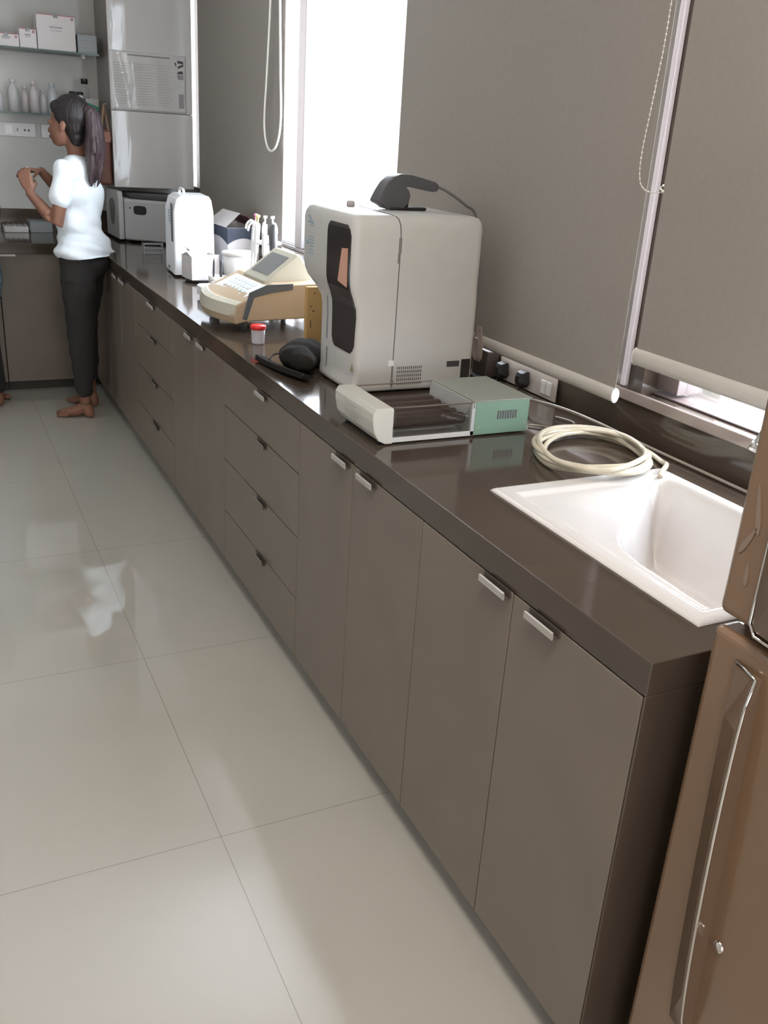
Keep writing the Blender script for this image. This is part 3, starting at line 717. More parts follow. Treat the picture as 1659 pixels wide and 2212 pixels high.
# ------------------------------------------------------------------ beige analyser on feet
t = thing('photometer', (.28, 3.17, H), 'beige bench photometer with keypad and tilted display, left of the tall analyser', 'photometer')
F = frame_of((.085, 2.985, H), (1, .05))        # a: depth towards window, b: along worktop
prof = [(.0,.060),(.006,.030),(.040,.018+.02),(.36,.045),(.37,.05),(.37,.168),(.362,.172),(.16,.166),(.10,.140),(.03,.108),(.008,.098)]
b = new(); secs = []
for bb, k in ((0.0,0),(.006,1),(.39,1),(.396,0)):
    secs.append([F(a + (.004 if k == 0 else 0)*(1 if a < .2 else -1) - .045*math.sin(PI*min(1,bb/.396))*(1 if a < .05 else (.5 if a<.12 else 0)), bb, c - (.003 if k == 0 and c > .09 else 0)) for a, c in prof])
S2 = []
for j in range(9):
    bb = .396*j/8; bow = -.040*math.sin(PI*j/8)
    S2.append([F(a + bow*(1 if a < .02 else (.5 if a < .05 else 0)), bb, c) for a, c in prof])
loft(b, S2); cs = obj('casing', b, [M_beige], t, bevel=.006, seg=3)
b = new(); secs = []
for j in range(9):
    bb = .004+.388*j/8; bow = -.0405*math.sin(PI*j/8)
    secs.append([F(-.0012+bow,bb,.058), F(.0058+bow,bb,.0995), F(.0285+bow,bb,.1090), F(.034+bow,bb,.1085), F(.012+bow,bb,.098), F(.004+bow,bb,.060)])
loft(b, secs); obj('front_cover', b, M_beige2, t, label='paler curved front cover')
# slate L-shaped strip on the near side
b = new(); prism(b, [F(.030,-.0035,.050),F(.048,-.0035,.046),F(.075,-.0035,.125),F(.140,-.0035,.140),F(.225,-.0035,.150),F(.225,-.0035,.172),F(.125,-.0035,.170),F(.055,-.0035,.143)], (F(0,.004,0)-F(0,0,0))); obj('side_strip', b, M_strip, t, bevel=.002, label='slate grey L-shaped side strip')
b = new(); 
def top_pt(a, bb, h): 
    z = .108+(a-.03)*(.140-.108)/.07 if a < .10 else (.140+(a-.10)*(.166-.140)/.06 if a < .16 else .167)
    return F(a, bb, z+h)
for (a0,a1,b0,b1,h) in ((.040,.138,.04,.355,.0012),):
    prism(b, [top_pt(a0,b0,h),top_pt(.1,b0,h),top_pt(a1,b0,h),top_pt(a1,b1,h),top_pt(.1,b1,h),top_pt(a0,b1,h)], (0,0,.001))
kp = obj('keypad', b, mat('keypad_white',(.75,.77,.78),.4), t)
for r in range(4):
    for c in range(6):
        a0 = .046+r*.022; b0 = .10+c*.036
        b = new(); prism(b, [top_pt(a0,b0,.0025),top_pt(a0+.014,b0,.0025),top_pt(a0+.014,b0+.024,.0025),top_pt(a0,b0+.024,.0025)], (0,0,.0012)); obj('key', b, M_keys, kp)
# tilted display housing
b = new()
P0 = F(.150,.10,.165); 
hs = [(.145,.155),(.150,.168),(.275,.262),(.292,.262),(.345,.172),(.345,.160)]
secs = [[F(a, bb, c) for a, c in hs] for bb in (.085,.31)]
loft(b, secs); dh = obj('display_housing', b, M_beige2, t, bevel=.008, seg=3)
n_ = (Vector((-.094,0,.125))).normalized()
def dp(s, bb): 
    p = F(.150+(.275-.150)*s, bb, .168+(.262-.168)*s); nn = (F(-.094,0,.125)-F(0,0,0)).normalized(); return p+nn*.0006
b = new(); nn = (F(-.094,0,.125)-F(0,0,0)).normalized(); prism(b, [dp(.18,.115),dp(.85,.115),dp(.85,.28),dp(.18,.28)], nn*.0012); obj('display', b, M_lcd, dh, label='grey display glass')
for (a, bb) in ((.05,.03),(.05,.36),(.34,.03),(.34,.36)):
    b = new(); lathe(b, [(.012,0),(.012,.03),(.010,.046)], F(a,bb,.0005), 12); obj('foot', b, M_dgrey, t, smooth=True)
# cardboard box standing behind
t = thing('cardboard_box', (.38,2.83,H), 'narrow yellow-brown cardboard box wedged between photometer and tall analyser', 'box')
b = new(); box(b, .272,.50,2.755,2.780,H+.001,1.068); obj('carton', b, M_card, t, bevel=.002)
b = new()
for (xa, xb, za, zb) in ((.284,.288,1.00,1.006),(.292,.300,.985,.99),(.285,.288,.93,.955),(.296,.302,1.045,1.05)): box(b, xa, xb, 2.7542, 2.756, za, zb)
obj('print_marks', b, mat('brown_print',(.16,.07,.03),.7), t)
bpy.data.objects['cardboard_box'].location.z = H
# move photometer support: beige body must clear the box
# ------------------------------------------------------------------ sample cups
t = thing('sample_cup', (.117,2.812,H), 'clear sample cup with bright red screw lid near the worktop edge', 'cup')
b = new(); lathe(b, [(.0,.001),(.0215,.001),(.0225,.004),(.0245,.052),(.0235,.052),(.0215,.005),(.0,.004)], (.117,2.812,H), 24); obj('cup_body', b, M_clear, t, smooth=True)
b = new(); lathe(b, [(.0,.064),(.025,.064),(.027,.062),(.027,.050),(.0255,.050)], (.117,2.812,H), 24); obj('lid', b, M_red, t, smooth=True, label='bright red screw lid')
b = new()
for k in range(3): box(b, .0915,.0922,2.808-.006,2.808+.004,H+.016+k*.009,H+.018+k*.009)
obj('graduation_marks', b, M_ink, t)
t = thing('specimen_pot', (.098,3.245,H), 'small clear pot below the beige photometer\'s front edge', 'cup')
b = new(); lathe(b, [(.0,.001),(.019,.001),(.020,.028),(.019,.028),(.018,.003),(.0,.002)], (.098,3.29,H), 20); obj('cup_body', b, M_clear, t, smooth=True)
b = new(); lathe(b, [(.0,.034),(.021,.034),(.021,.028),(.020,.028)], (.098,3.29,H), 20); obj('lid', b, mat('grey_white_lid',(.55,.53,.54),.4), t, smooth=True)
# flat balance
t = thing('balance', (.24,3.62,H), 'flat white digital balance to the left of the beige photometer', 'balance')
b = new(); secs = [sec(H+.010,.160,.36,3.46,3.74,.02), sec(H+.016,.150,.37,3.44,3.76,.02), sec(H+.052,.150,.37,3.44,3.76,.02), sec(H+.056,.156,.364,3.446,3.754,.018)]
loft(b, secs); obj('body', b, M_white_app2, t, smooth=False)
b = new(); lathe(b, [(.0,.062),(.08,.062),(.082,.058),(.0,.056)], (.27,3.62,H), 28); obj('weighing_pan', b, M_chrome, t)
for xx in (.17,.35):
    for yy in (3.47,3.73):
        b = new(); lathe(b, [(.010,0),(.010,.011)], (xx,yy,H+.0005), 10); obj('foot', b, M_black, t)

# ------------------------------------------------------------------ carton with torn flap, tub, gloves box, pipettes
t = thing('torn_carton', (.28,4.16,H), 'open white carton with a torn flap, on a round black base', 'carton')
b = new(); lathe(b, [(.0,.001),(.078,.001),(.083,.006),(.083,.014),(.0,.014)], (.288,4.165,H), 28); obj('base_disc', b, M_black, t, smooth=False)
F = frame_of((.222,4.100,H+.0145), (1,.12))
b = new()
fbox(b, F, 0,.135, 0,.0025, 0,.115); fbox(b, F, 0,.0025, .0025,.13, 0,.105); fbox(b, F, .0025,.135,.1275,.13,0,.11); fbox(b, F, .1325,.135,.0025,.1275,0,.11); fbox(b, F, .0025,.1325,.0025,.1275,0,.002)
obj('carton_walls', b, M_carton, t)
b = new(); prism(b, [F(.0,.005,.105),F(-.012,.03,.125),F(.012,.05,.130),F(-.004,.075,.145),F(.02,.10,.120),F(0,.12,.105)], F(.002,0,0)-F(0,0,0)); obj('torn_flap', b, M_carton, t)
t = thing('white_tub', (.405,4.22,H), 'large white plastic tub between torn carton and pipette stand', 'tub')
b = new(); lathe(b, [(.0,.001),(.060,.001),(.068,.008),(.078,.135),(.076,.135),(.066,.012),(.0,.008)], (.452,4.11,H), 32); obj('tub_body', b, M_cap, t, smooth=True)
b = new(); lathe(b, [(.0,.146),(.078,.146),(.082,.142),(.082,.130),(.079,.130)], (.452,4.11,H), 32); obj('lid', b, M_cap, t, smooth=True)
t = thing('glove_box', (.56,4.62,H), 'white and navy open carton with raised flap, against the far blind', 'box')
F = frame_of((.498,4.42,H+.001), (.92,.38)); 
b = new(); HB = .225
F = frame_of((.470,4.36,H+.001), (1,.05)); W_, D_ = .165, .34
fbox(b, F, 0,W_,0,.003,0,HB); fbox(b, F, 0,.003,.003,D_,0,HB); fbox(b, F, W_-.003,W_,.003,D_,0,HB); fbox(b, F, .003,W_-.003,D_-.003,D_,0,HB); fbox(b, F, .003,W_-.003,.003,D_-.003,0,.003)
obj('carton_walls', b, M_carton, t)
b = new(); 
def band(fn, n=14):
    up = [fn(k/n, HB-.001) for k in range(n+1)]; lo = [fn(k/n, HB-.055-.030*(2*k/n-1)**2) for k in range(n+1)]
    return up + lo[::-1]
prism(b, [F(W_*s, -.0008, z) for s, z in [(k/14, HB-.001) for k in range(15)]+[((14-k)/14, HB-.05-.03*(2*(14-k)/14-1)**2) for k in range(15)]], F(0,.0007,0)-F(0,0,0))
prism(b, [F(-.0008, D_*s, z) for s, z in [(k/14, HB-.001) for k in range(15)]+[((14-k)/14, HB-.05-.03*(2*(14-k)/14-1)**2) for k in range(15)]], F(.0007,0,0)-F(0,0,0))
obj('navy_band', b, M_navy, t, label='navy curved band round the top')
b = new(); prism(b, [F(-.002,.02,HB),F(-.002,D_-.02,HB),F(.075,D_-.05,HB+.065),F(.075,.03,HB+.065)], (0.002,0,.002)); obj('open_flap', b, M_carton, t, label='raised pale lid flap')
b = new(); prism(b, [F(W_,.02,HB),F(W_,D_-.02,HB),F(W_-.05,D_-.05,HB+.05),F(W_-.05,.03,HB+.05)], (0.002,0,.002)); obj('open_flap', b, mat('maroon_inner',(.16,.05,.06),.7), t, label='maroon inner flap')
b = new(); prism(b, [F(-.0015,.27+.022*math.cos(a),HB-.03+.014*math.sin(a)) for a in [2*PI*k/16 for k in range(16)]], (.0008,0,0)); obj('round_sticker', b, M_cap, t)
# pipette stand + pipettes
t = thing('pipette_stand', (.515,3.89,H), 'round white pipette stand left of the bright window gap', 'stand')
c = Vector((.515,3.89,H))
b = new(); lathe(b, [(.0,.001),(.075,.001),(.078,.006),(.070,.014),(.014,.020),(.010,.03),(.010,.24),(.0,.245)], c, 28); obj('column', b, M_white_app2, t, smooth=True)
b = new(); lathe(b, [(.010,.205),(.062,.207),(.064,.212),(.062,.217),(.010,.219)], c, 24); obj('carousel_ring', b, M_white_app2, t)
pip = [(-.055,.055,'white pipette with pink plunger, leftmost in the stand',M_cap,mat('pink_plastic',(.6,.2,.3),.4)),
       (-.062,-.010,'white pipette in the middle of the stand, yellowish top',M_cap,mat('yellow_plastic',(.7,.7,.2),.4)),
       (-.035,-.058,'white pipette with white round plunger, right of the middle',M_cap,M_cap),
       (.005,-.075,'thick dark grey pipette grip, rightmost in the stand',M_dgrey,M_cap)]
for i, (dx, dy, lb, mm, mk) in enumerate(pip):
    px, py = c.x+dx, c.y+dy; tx, ty = dx*.25, dy*.25
    tt = thing('pipette', (px,py,H+.03), lb, 'pipette', None)
    def pp(z, k=1): return Vector((px+tx*(z-.1)/.2*-1*k, py+ty*(z-.1)/.2*-1*k, H+z*1.1))
    w = 1.55 if i == 3 else 1.0
    b = new(); tube(b, [pp(z) for z in (.045,.10,.15,.155,.20,.26,.27)], [.003*w,.006*w,.009*w,.013*w,.015*w,.016*w,.012*w], 14, flat=.8); obj('barrel', b, mm, tt, smooth=True)
    b = new(); tube(b, spline([pp(.262),pp(.275)+Vector((dx,dy,0)).normalized()*.02,pp(.262)+Vector((dx,dy,0)).normalized()*.04,pp(.24)+Vector((dx,dy,0)).normalized()*.046],5), .005, 8); obj('finger_hook', b, mm if i < 3 else M_cap, tt, smooth=True)
    b = new(); tube(b, [pp(.27),pp(.292)], .004, 8); tube(b, [pp(.292),pp(.302)], .009, 12); obj('plunger', b, mk, tt, smooth=True)
# pens by the tub
for i, (x, y, lb) in enumerate(((.300,4.02,'thin dark pen standing left of the other in the pen cup'),(.325,3.985,'dark marker standing right of the other in the pen cup'))):
    b = new(); tube(b, [(x,y,H+.012),(x+.004,y,H+.11),(x+.006,y,H+.125)], [.005+.001*i,.005+.001*i,.002+.002*i], 10); tag(obj('pen', b, M_dgrey, smooth=True), lb, 'pen')
b = new(); lathe(b, [(.0,.001),(.040,.001),(.042,.05),(.040,.05),(.038,.004),(.0,.003)], (.315,4.00,H), 24); tag(obj('pen_cup', b, M_carton, smooth=True), 'low pale round cup holding two pens', 'cup')
t = thing('small_carton', (.35,3.86,H), 'low white carton between pen cup and beige photometer', 'carton')
b = new(); box(b, .262,.345,3.82,3.93,H+.001,H+.035); obj('carton', b, M_carton, t, bevel=.002)
# small bottles behind / under the photometer
for i, (x, y, r, h, lb) in enumerate(((.40,3.46,.022,.05,'small white vial seen under the photometer, leftmost'),(.44,3.28,.026,.06,'squat white vial seen under the photometer, rightmost'))):
    b = new(); lathe(b, [(.0,.001),(r,.001),(r,h*.7),(r*.7,h*.8),(r*.7,h),(.0,h)], (x+.08,y+.2,H), 18); tag(obj('vial', b, M_cap, smooth=True), lb, 'vial')

# ------------------------------------------------------------------ tall white device, centrifuge, rack
t = thing('white_device', (.30,4.62,H), 'tall white bench device with carry handle and narrow dark display slot', 'laboratory device')
F = frame_of((.190,4.30,H), (.995,-.09)); W_, D_ = .195, .30
b = new(); secs = []
for z, o_, l in ((.010,0,0),(.014,.0,0),(.30,-.002,.004),(.355,.004,.012),(.372,.018,.022)):
    secs.append([F(a, bb, z + (.0 if True else 0)) for a, bb in rrect(o_+l, W_-l, l, D_-l, .012, 3)])
loft(b, secs); obj('casing', b, M_white_app2, t)
b = new(); prism(b, [F(-.002,.04,.160),F(-.002,.075,.160),F(-.003,.078,.335),F(-.003,.045,.335)], F(.003,0,0)-F(0,0,0)); obj('display_slot', b, M_dgrey, t)
b = new(); 
for k in range(5): prism(b, [F(-.0025,.115+.004*k,.245+k*.012),F(-.0025,.135+.004*k,.245+k*.012),F(-.0025,.135+.004*k,.252+k*.012),F(-.0025,.115+.004*k,.252+k*.012)], F(.002,0,0)-F(0,0,0))
obj('printed_marks', b, M_blue, t)
b = new(); prism(b, [F(-.001,.16,.02),F(-.001,.20,.02),F(-.001,.20,.032),F(-.001,.16,.032)], F(.002,0,0)-F(0,0,0)); obj('rating_label', b, M_dgrey, t)
b = new(); tube(b, spline([F(.06,.06,.368),F(.06,.07,.392),F(.06,.11,.396),F(.06,.15,.396),F(.06,.19,.392),F(.06,.20,.368)],5), .007, 10); obj('carry_handle', b, M_cap, t, smooth=True)
for a in (.03,.17):
    for bb in (.04,.26):
        b = new(); lathe(b, [(.010,0),(.010,.0105)], F(a,bb,.0005), 10); obj('foot', b, M_black, t)
t = thing('centrifuge', (.38,5.8,H), 'grey bench centrifuge with black lid recess in the far worktop corner', 'centrifuge')
A = Vector((.226,5.70,0)); Bp = Vector((.475,5.50,0)); u = (Bp-A).normalized(); F = frame_of((A.x,A.y,H), (u.x,u.y)); W_ = .345
P5 = [(.226,5.70),(.475,5.50),(.600,5.66),(.560,5.95),(.215,6.06)]; cx_, cy_ = .41, 5.78
b = new(); loft(b, [[(cx_+(x-cx_)*k, cy_+(y-cy_)*k, H+z) for x, y in P5] for z, k in ((.012,.96),(.022,1),(.235,1),(.250,.97))])
obj('casing', b, M_grey_app, t, bevel=.006, seg=3)
b = new(); loft(b, [[(cx_+(x-cx_)*k, cy_+(y-cy_)*k, H+z) for x, y in P5] for z, k in ((.2505,.80),(.268,.80),(.276,.74))]); obj('lid', b, M_dgrey, t, bevel=.004)
G = frame_of((.222,5.695,H), (-.01,.36)); b = new(); prism(b, [G(.0,.0,.014),G(.35,.0,.014),G(.36,.0,.200),G(.34,.0,.292),G(.02,.0,.290),G(-.004,.0,.25)], G(0,.030,0)-G(0,0,0)); obj('control_panel', b, M_grey_app, t, bevel=.004, label='slightly taller angled control panel')
b = new(); prism(b, [G(.17+.075*math.cos(a), .0305, .19+(.105 if math.sin(a) < 0 else .050)*math.copysign(abs(math.sin(a))**(1.4 if math.sin(a) < 0 else .6), math.sin(a))) for a in [2*PI*k/28 for k in range(28)]], G(0,.002,0)-G(0,0,0)); obj('display_shield', b, mat('shield_grey',(.14,.135,.14),.4), t, label='dark shield-shaped display')
b = new(); prism(b, [F(.105+.042*math.copysign(abs(math.cos(a))**.5,math.cos(a)), -.0012, .190+.026*math.copysign(abs(math.sin(a))**.6,math.sin(a))) for a in [2*PI*k/24 for k in range(24)]], F(0,.002,0)-F(0,0,0)); obj('side_grip', b, M_black, t, label='black oval grip recess')
b = new(); prism(b, [F(.040+.005*math.cos(a), -.0012, .20+.005*math.sin(a)) for a in [2*PI*k/12 for k in range(12)]], F(0,.002,0)-F(0,0,0)); obj('button', b, M_black, t)
for fx, fy in ((.25,5.72),(.46,5.55),(.54,5.88),(.26,5.98)):
    b = new(); lathe(b, [(.012,0),(.012,.0135)], (fx,fy,H+.0005), 10); obj('foot', b, M_black, t)
t = thing('tube_rack', (.27,5.15,H), 'small clear plastic tube rack in front of the centrifuge', 'rack')
b = new(); 
for z in (.004,.030,.052): box(b, .222,.322,5.13,5.18,H+z,H+z+.004)
box(b, .218,.222,5.13,5.18,H+.001,H+.06); box(b, .322,.326,5.13,5.18,H+.001,H+.06); obj('rack_frame', b, M_clear2, t)

# ------------------------------------------------------------------ wall cabinet with gloss doors + notice
t = thing('wall_cabinet', (.455, 6.06, 1.175), 'tall glossy grey wall cabinet in the far corner above the centrifuge', 'cabinet')
b = new(); box(b, .208,.692,5.870,YB-.001,1.180,2.70); obj('carcass', b, mat('dark_veneer',(.20,.175,.16),.35), t)
b = new(); box(b, .2065,.6935,5.850,5.869,1.176,1.606); obj('door', b, M_lam_gloss, t, bevel=.001)
b = new(); box(b, .2065,.6935,5.850,5.869,1.609,2.70); obj('door', b, M_lam_gloss, t, bevel=.001)
t = thing('notice', (.43,5.848,1.62), 'shiny laminated paper notice taped to the glossy cabinet door', 'notice')
b = new(); nx, nz = 30, 20; g = []
for i in range(nx+1):
    g.append([b.verts.new((.210+.446*i/nx, 5.8462-.0016*math.sin(i*.75+j*.10)-.0012*math.sin(i*.33+j*.25), 1.612+.318*j/nz)) for j in range(nz+1)])
for i in range(nx):
    for j in range(nz): b.faces.new((g[i][j], g[i+1][j], g[i+1][j+1], g[i][j+1]))
geom = bmesh.ops.extrude_face_region(b, geom=b.faces[:]); bmesh.ops.translate(b, verts=[v for v in geom['geom'] if isinstance(v, bmesh.types.BMVert)], vec=(0,.0012,0))
obj('sheet', b, M_film, t, smooth=True)
b = new()
def ln(x0, x1, z, h=.003): box(b, x0, x1, 5.8424, 5.8428, z, z+h)
ln(.31,.56,1.908,.007)
for k in range(16): ln(.222+.004*(k%3), .33-.012*(k%4), 1.865-k*.0145, .0012)
for k in range(16): ln(.345+.003*(k%2), .470-.010*(k%3), 1.865-k*.0145, .0012)
for k in range(16): ln(.485, .575-.008*(k%4), 1.865-k*.0145, .0012)
obj('text_lines', b, mat('notice_print',(.30,.30,.31),.6), t)
b = new()
prism(b, [(.605,5.8422,1.888),(.640,5.8422,1.886),(.640,5.8422,1.900),(.605,5.8422,1.902)], (0,.0004,0)); prism(b, [(.605,5.8422,1.858),(.640,5.8422,1.872),(.640,5.8422,1.886),(.607,5.8422,1.870)], (0,.0004,0)); prism(b, [(.603,5.8422,1.828),(.640,5.8422,1.832),(.634,5.8422,1.848),(.606,5.8422,1.842)], (0,.0004,0)); prism(b, [(.590,5.8422,1.876),(.598,5.8422,1.870),(.596,5.8422,1.890),(.588,5.8422,1.892)], (0,.0004,0))
obj('pictures', b, M_ink, t)
b = new(); prism(b, [(.605,5.8422,1.800),(.640,5.8422,1.800),(.640,5.8422,1.826),(.603,5.8422,1.824)], (0,.0004,0)); prism(b, [(.610,5.8422,1.640),(.640,5.8422,1.640),(.640,5.8422,1.72),(.610,5.8422,1.72)], (0,.0004,0)); obj('grey_pictures', b, M_ink_f, t)
# ------------------------------------------------------------------ hanging brown bag
t = thing('hanging_bag', (.17,5.95,1.18), 'brown leather bag with tan straps hanging beside the wall cabinet', 'bag')
b = new(); box(b, .128,.204,5.885,6.03,1.18,1.50); ob = obj('bag_body', b, M_wood, t, bevel=.02, seg=3)
b = new(); tube(b, [(.135,5.880,1.38),(.172,5.90,1.635),(.178,5.95,1.645),(.200,5.880,1.44)], .007, 8); tube(b, [(.128,5.882,1.36),(.165,5.90,1.60)], .006, 8); obj('strap', b, M_tan, t)
b = new(); box(b, .162,.202,5.876,5.8855,1.425,1.485); obj('pocket_flap', b, mat('pinkish_leather',(.34,.15,.11),.5), t, bevel=.004)
b = new(); tube(b, [(.176,5.94,1.638),(.209,5.94,1.638)], .004, 8); obj('peg', b, M_chrome, t)

# ------------------------------------------------------------------ shelves on the far wall
for z, lb in ((1.897,'upper glass wall shelf carrying the white cartons'), (1.553,'lower glass wall shelf carrying the clear bottles')):
    t = thing('glass_shelf', (-.65,6.14,z), lb, 'shelf')
    b = new(); box(b, -1.5,.178,6.0025,YB-.001,z,z+.010); obj('shelf_plate', b, M_shelf, t)
    b = new(); box(b, -1.5,.178,6.0,6.0024,z,z+.010); obj('shelf_edge', b, M_shelf_edge, t, label='dark green polished edge')
    for xx in (.12,-.55,-1.2):
        b = new(); box(b, xx-.012,xx+.012,6.22,YB-.0005,z-.010,z-.0005); obj('bracket', b, M_chrome, t)
def carton(x0, x1, z1, lb, y0=6.02, d=.16, tape=True, text=True, m=M_carton):
    z0 = 1.9075; t = thing('carton', ((x0+x1)/2, y0, z0), lb, 'carton', None)
    b = new(); box(b, x0, x1, y0, y0+d, z0, z1); obj('carton_body', b, m, t, bevel=.0015)
    if tape:
        xm = (x0+x1)/2
        b = new(); box(b, xm-.013,xm+.013,y0-.0007,y0,z1-.016,z1); box(b, xm-.013,xm+.013,y0,y0+.06,z1,z1+.0008); obj('tape', b, M_clear2, t)
        b = new(); box(b, x0,x1,y0-.0006,y0,z1-.004,z1-.001); obj('edge_line', b, M_redline, t, label='dark red printed top edge')
        b = new(); box(b, x1-.022,x1-.008,y0-.0006,y0,z1-.022,z1-.009); obj('corner_mark', b, mat('pinkish_print',(.35,.2,.2),.7), t)
    if text:
        b = new(); xm = (x0+x1)/2; w = (x1-x0)*.17; h = z1-z0
        for k in range(7): box(b, xm-w+k*w*.29, xm-w+k*w*.29+w*.22, y0-.0007,y0, z0+h*.62, z0+h*.62+.010)
        for k in range(6): box(b, xm-w*.9+k*w*.3, xm-w*.9+k*w*.3+w*.18, y0-.0007,y0, z0+h*.54, z0+h*.54+.005)
        obj('print', b, M_ink_f, t)
    return t
carton(-.160,.052,2.092,'largest white carton on the upper shelf, taped at the top')
carton(-.258,-.165,2.008,'medium white carton just left of the largest one')
carton(-.400,-.262,1.974,'low wide white carton at the left picture edge, upper shelf')
t = carton(.062,.172,2.004,'bluish clear plastic box right of the largest carton, upper shelf', tape=False, text=False, m=mat('bluish_plastic',(.22,.24,.25),.3), d=.12)
b = new()
for k in range(4): box(b, .075,.160,6.0192,6.0199,1.925+k*.018,1.931+k*.018)
obj('contents', b, mat('blurred_contents',(.30,.30,.30),.5), t)
def bottle(x, y, r, h, lb, m, zb=1.5635, cap_m=None, name='bottle', neck=.45, group=None):
    t = thing(name, (x,y,zb), lb, 'bottle', group)
    b = new(); lathe(b, [(.0,.0),(r,.0),(r,h*.68),(r*.85,h*.74),(r*neck,h*.82),(r*neck,h*.90),(.0,h*.90)], (x,y,zb), 20); obj('bottle_body', b, m, t, smooth=True)
    b = new(); lathe(b, [(.0,h),(r*neck*1.15,h),(r*neck*1.2,h*.99),(r*neck*1.2,h*.86),(r*neck,h*.86)], (x,y,zb), 16); obj('cap', b, cap_m or m, t, smooth=True)
    return t
M_bot = plastic_clear('hazy_bottle', (.62,.60,.60), .55); M_bot2 = plastic_clear('pinkish_bottle', (.60,.54,.54), .6)
bottle(-.395,6.06,.024,.13,'clear bottle cut by the left picture edge, lower shelf',M_bot)
bottle(-.315,6.06,.030,.175,'tall clear bottle on the lower shelf, first fully visible from the left',M_bot)
bottle(-.245,6.10,.026,.145,'short pinkish bottle between two tall bottles, lower shelf',M_bot2)
bottle(-.200,6.05,.028,.172,'tall pinkish bottle left of the woman\'s head, lower shelf',M_bot2)
bottle(-.095,6.06,.030,.170,'tall bluish bottle directly behind the woman\'s head',plastic_clear('bluish_bottle',(.50,.53,.56),.6))
bottle(-.145,6.09,.022,.13,'small bottle wedged left of the bluish bottle',M_bot)
for x, lb in ((.020,'left of two white jars with black lids above the woman\'s head'),(.062,'right of two white jars with black lids above the woman\'s head')):
    t = thing('jar', (x,6.05,1.5635), lb, 'jar')
    b = new(); lathe(b, [(.0,.0),(.018,.0),(.018,.116),(.0,.116)], (x,6.05,1.5635), 18); obj('jar_body', b, M_cap, t, smooth=True)
    b = new(); lathe(b, [(.019,.114),(.020,.116),(.020,.132),(.0,.134)], (x,6.05,1.5635), 18); obj('lid', b, M_black, t, smooth=True, label='black screw lid')
t = bottle(.107,6.15,.026,.21,'clear bottle with a black flared stopper behind the jars',plastic_clear('very_clear',(.5,.5,.5),.18),cap_m=M_black,neck=.65)
t = thing('green_packet', (.13,6.10,1.5635), 'white and green medicine packet at the right end of the lower shelf', 'packet')
b = new(); box(b, .094,.168,6.05,6.10,1.5637,1.662); obj('packet_body', b, mat('packet_white',(.42,.41,.39),.6), t)
b = new(); prism(b, [(.094,6.0493,1.605),(.168,6.0493,1.570),(.168,6.0493,1.618),(.094,6.0493,1.645)], (0,.0005,0)); obj('green_stripe', b, M_greenbag, t, label='diagonal dark green stripe')
# switch boards on the far wall
for x0, x1, lb in ((-.56,-.182,'long white switchboard with sockets left of the woman'), (-.150,.06,'short white switchboard mostly hidden behind the woman\'s head')):
    t = thing('switchboard', ((x0+x1)/2,YB-.01,1.425), lb, 'switchboard')
    b = new(); box(b, x0,x1,YB-.014,YB-.0005,1.423,1.503); obj('faceplate', b, mat('plate_white',(.66,.63,.62),.35), t, bevel=.003)
    for k in range(2):
        xs_ = x0+.20+k*.0 if k == 0 else x0+.10
        if xs_+.05 > x1: continue
        b = new(); box(b, xs_,xs_+.045,YB-.017,YB-.0142,1.437,1.490); obj('switch', b, M_cap, t, bevel=.001)
    if x1 < -.1:
        b = new()
        for xx in (-.245,-.222): prism(b, [(xx+.0065*math.cos(a),YB-.0152,1.462+.0065*math.sin(a)) for a in [2*PI*k/12 for k in range(12)]], (0,.001,0))
        prism(b, [(-.285+.006*math.cos(a),YB-.0152,1.462+.010*math.sin(a)) for a in [PI/2+PI*k/8 for k in range(9)]], (0,.001,0))
        obj('socket_holes', b, M_ink, t)
# items on the far worktop
t = thing('white_tray', (-.35,6.2,H), 'low white tray on the far worktop, left of the clear box', 'tray')
b = new(); box(b, -.425,-.285,6.12,6.262,H+.001,H+.034); obj('tray_body', b, M_carton, t, bevel=.002)
b = new()
for k in range(8): box(b, -.418+k*.017,-.408+k*.017,6.13,6.25,H+.034,H+.039+.003*(k%2))
obj('contents', b, M_grey_app, t)
t = thing('clear_box', (-.2,6.2,H), 'low clear plastic box on the far worktop behind the woman\'s arm', 'box')
b = new(); box(b, -.272,-.14,6.13,6.26,H+.001,H+.062); obj('box_body', b, M_clear2, t, bevel=.002)
b = new(); box(b, -.276,-.136,6.126,6.264,H+.0622,H+.068); obj('lid', b, M_clear2, t, bevel=.001)

# ------------------------------------------------------------------ people
def limb(bm, pts, rad, **k): capsule(bm, pts, rad, **k)
def hand(bm, wrist, d, nrm, size=1.0, curl=.9, side=1):
    """palm from wrist along d, palm normal nrm (fingers curl towards nrm)"""
    d = Vector(d).normalized(); nrm = Vector(nrm); nrm = (nrm-d*nrm.dot(d)).normalized(); s = d.cross(nrm)*side; W = Vector(wrist)
    L = .085*size
    for k in range(4):
        off = (k-1.5)*.0185*size
        capsule(bm, [W+d*.005, W+d*L*.6+s*off*.8, W+d*L+s*off], [.014*size,.0125*size,.0105*size], seg=10)
        ln = (.068,.076,.072,.056)[k]*size; p = W+d*L+s*off; a = 0; dirv = d.copy(); seg = []
        q_ = p.copy(); seg.append(q_.copy())
        for j, fr in enumerate((.45,.32,.23)):
            a += curl*(.55 if j == 0 else .8)
            dv = d*math.cos(a)+nrm*math.sin(a); q_ = q_+dv*ln*fr; seg.append(q_.copy())
        capsule(bm, seg, [.0092*size,.0086*size,.0078*size,.0068*size], seg=8)
    th = W+d*.022*size-s*.024*size
    capsule(bm, [W+d*.01, th, th+(d*.7-s*.7+nrm*.5).normalized()*.032*size, th+(d*.9-s*.25+nrm*.8).normalized()*.056*size], [.013*size,.0125*size,.0098*size,.008*size], seg=8)

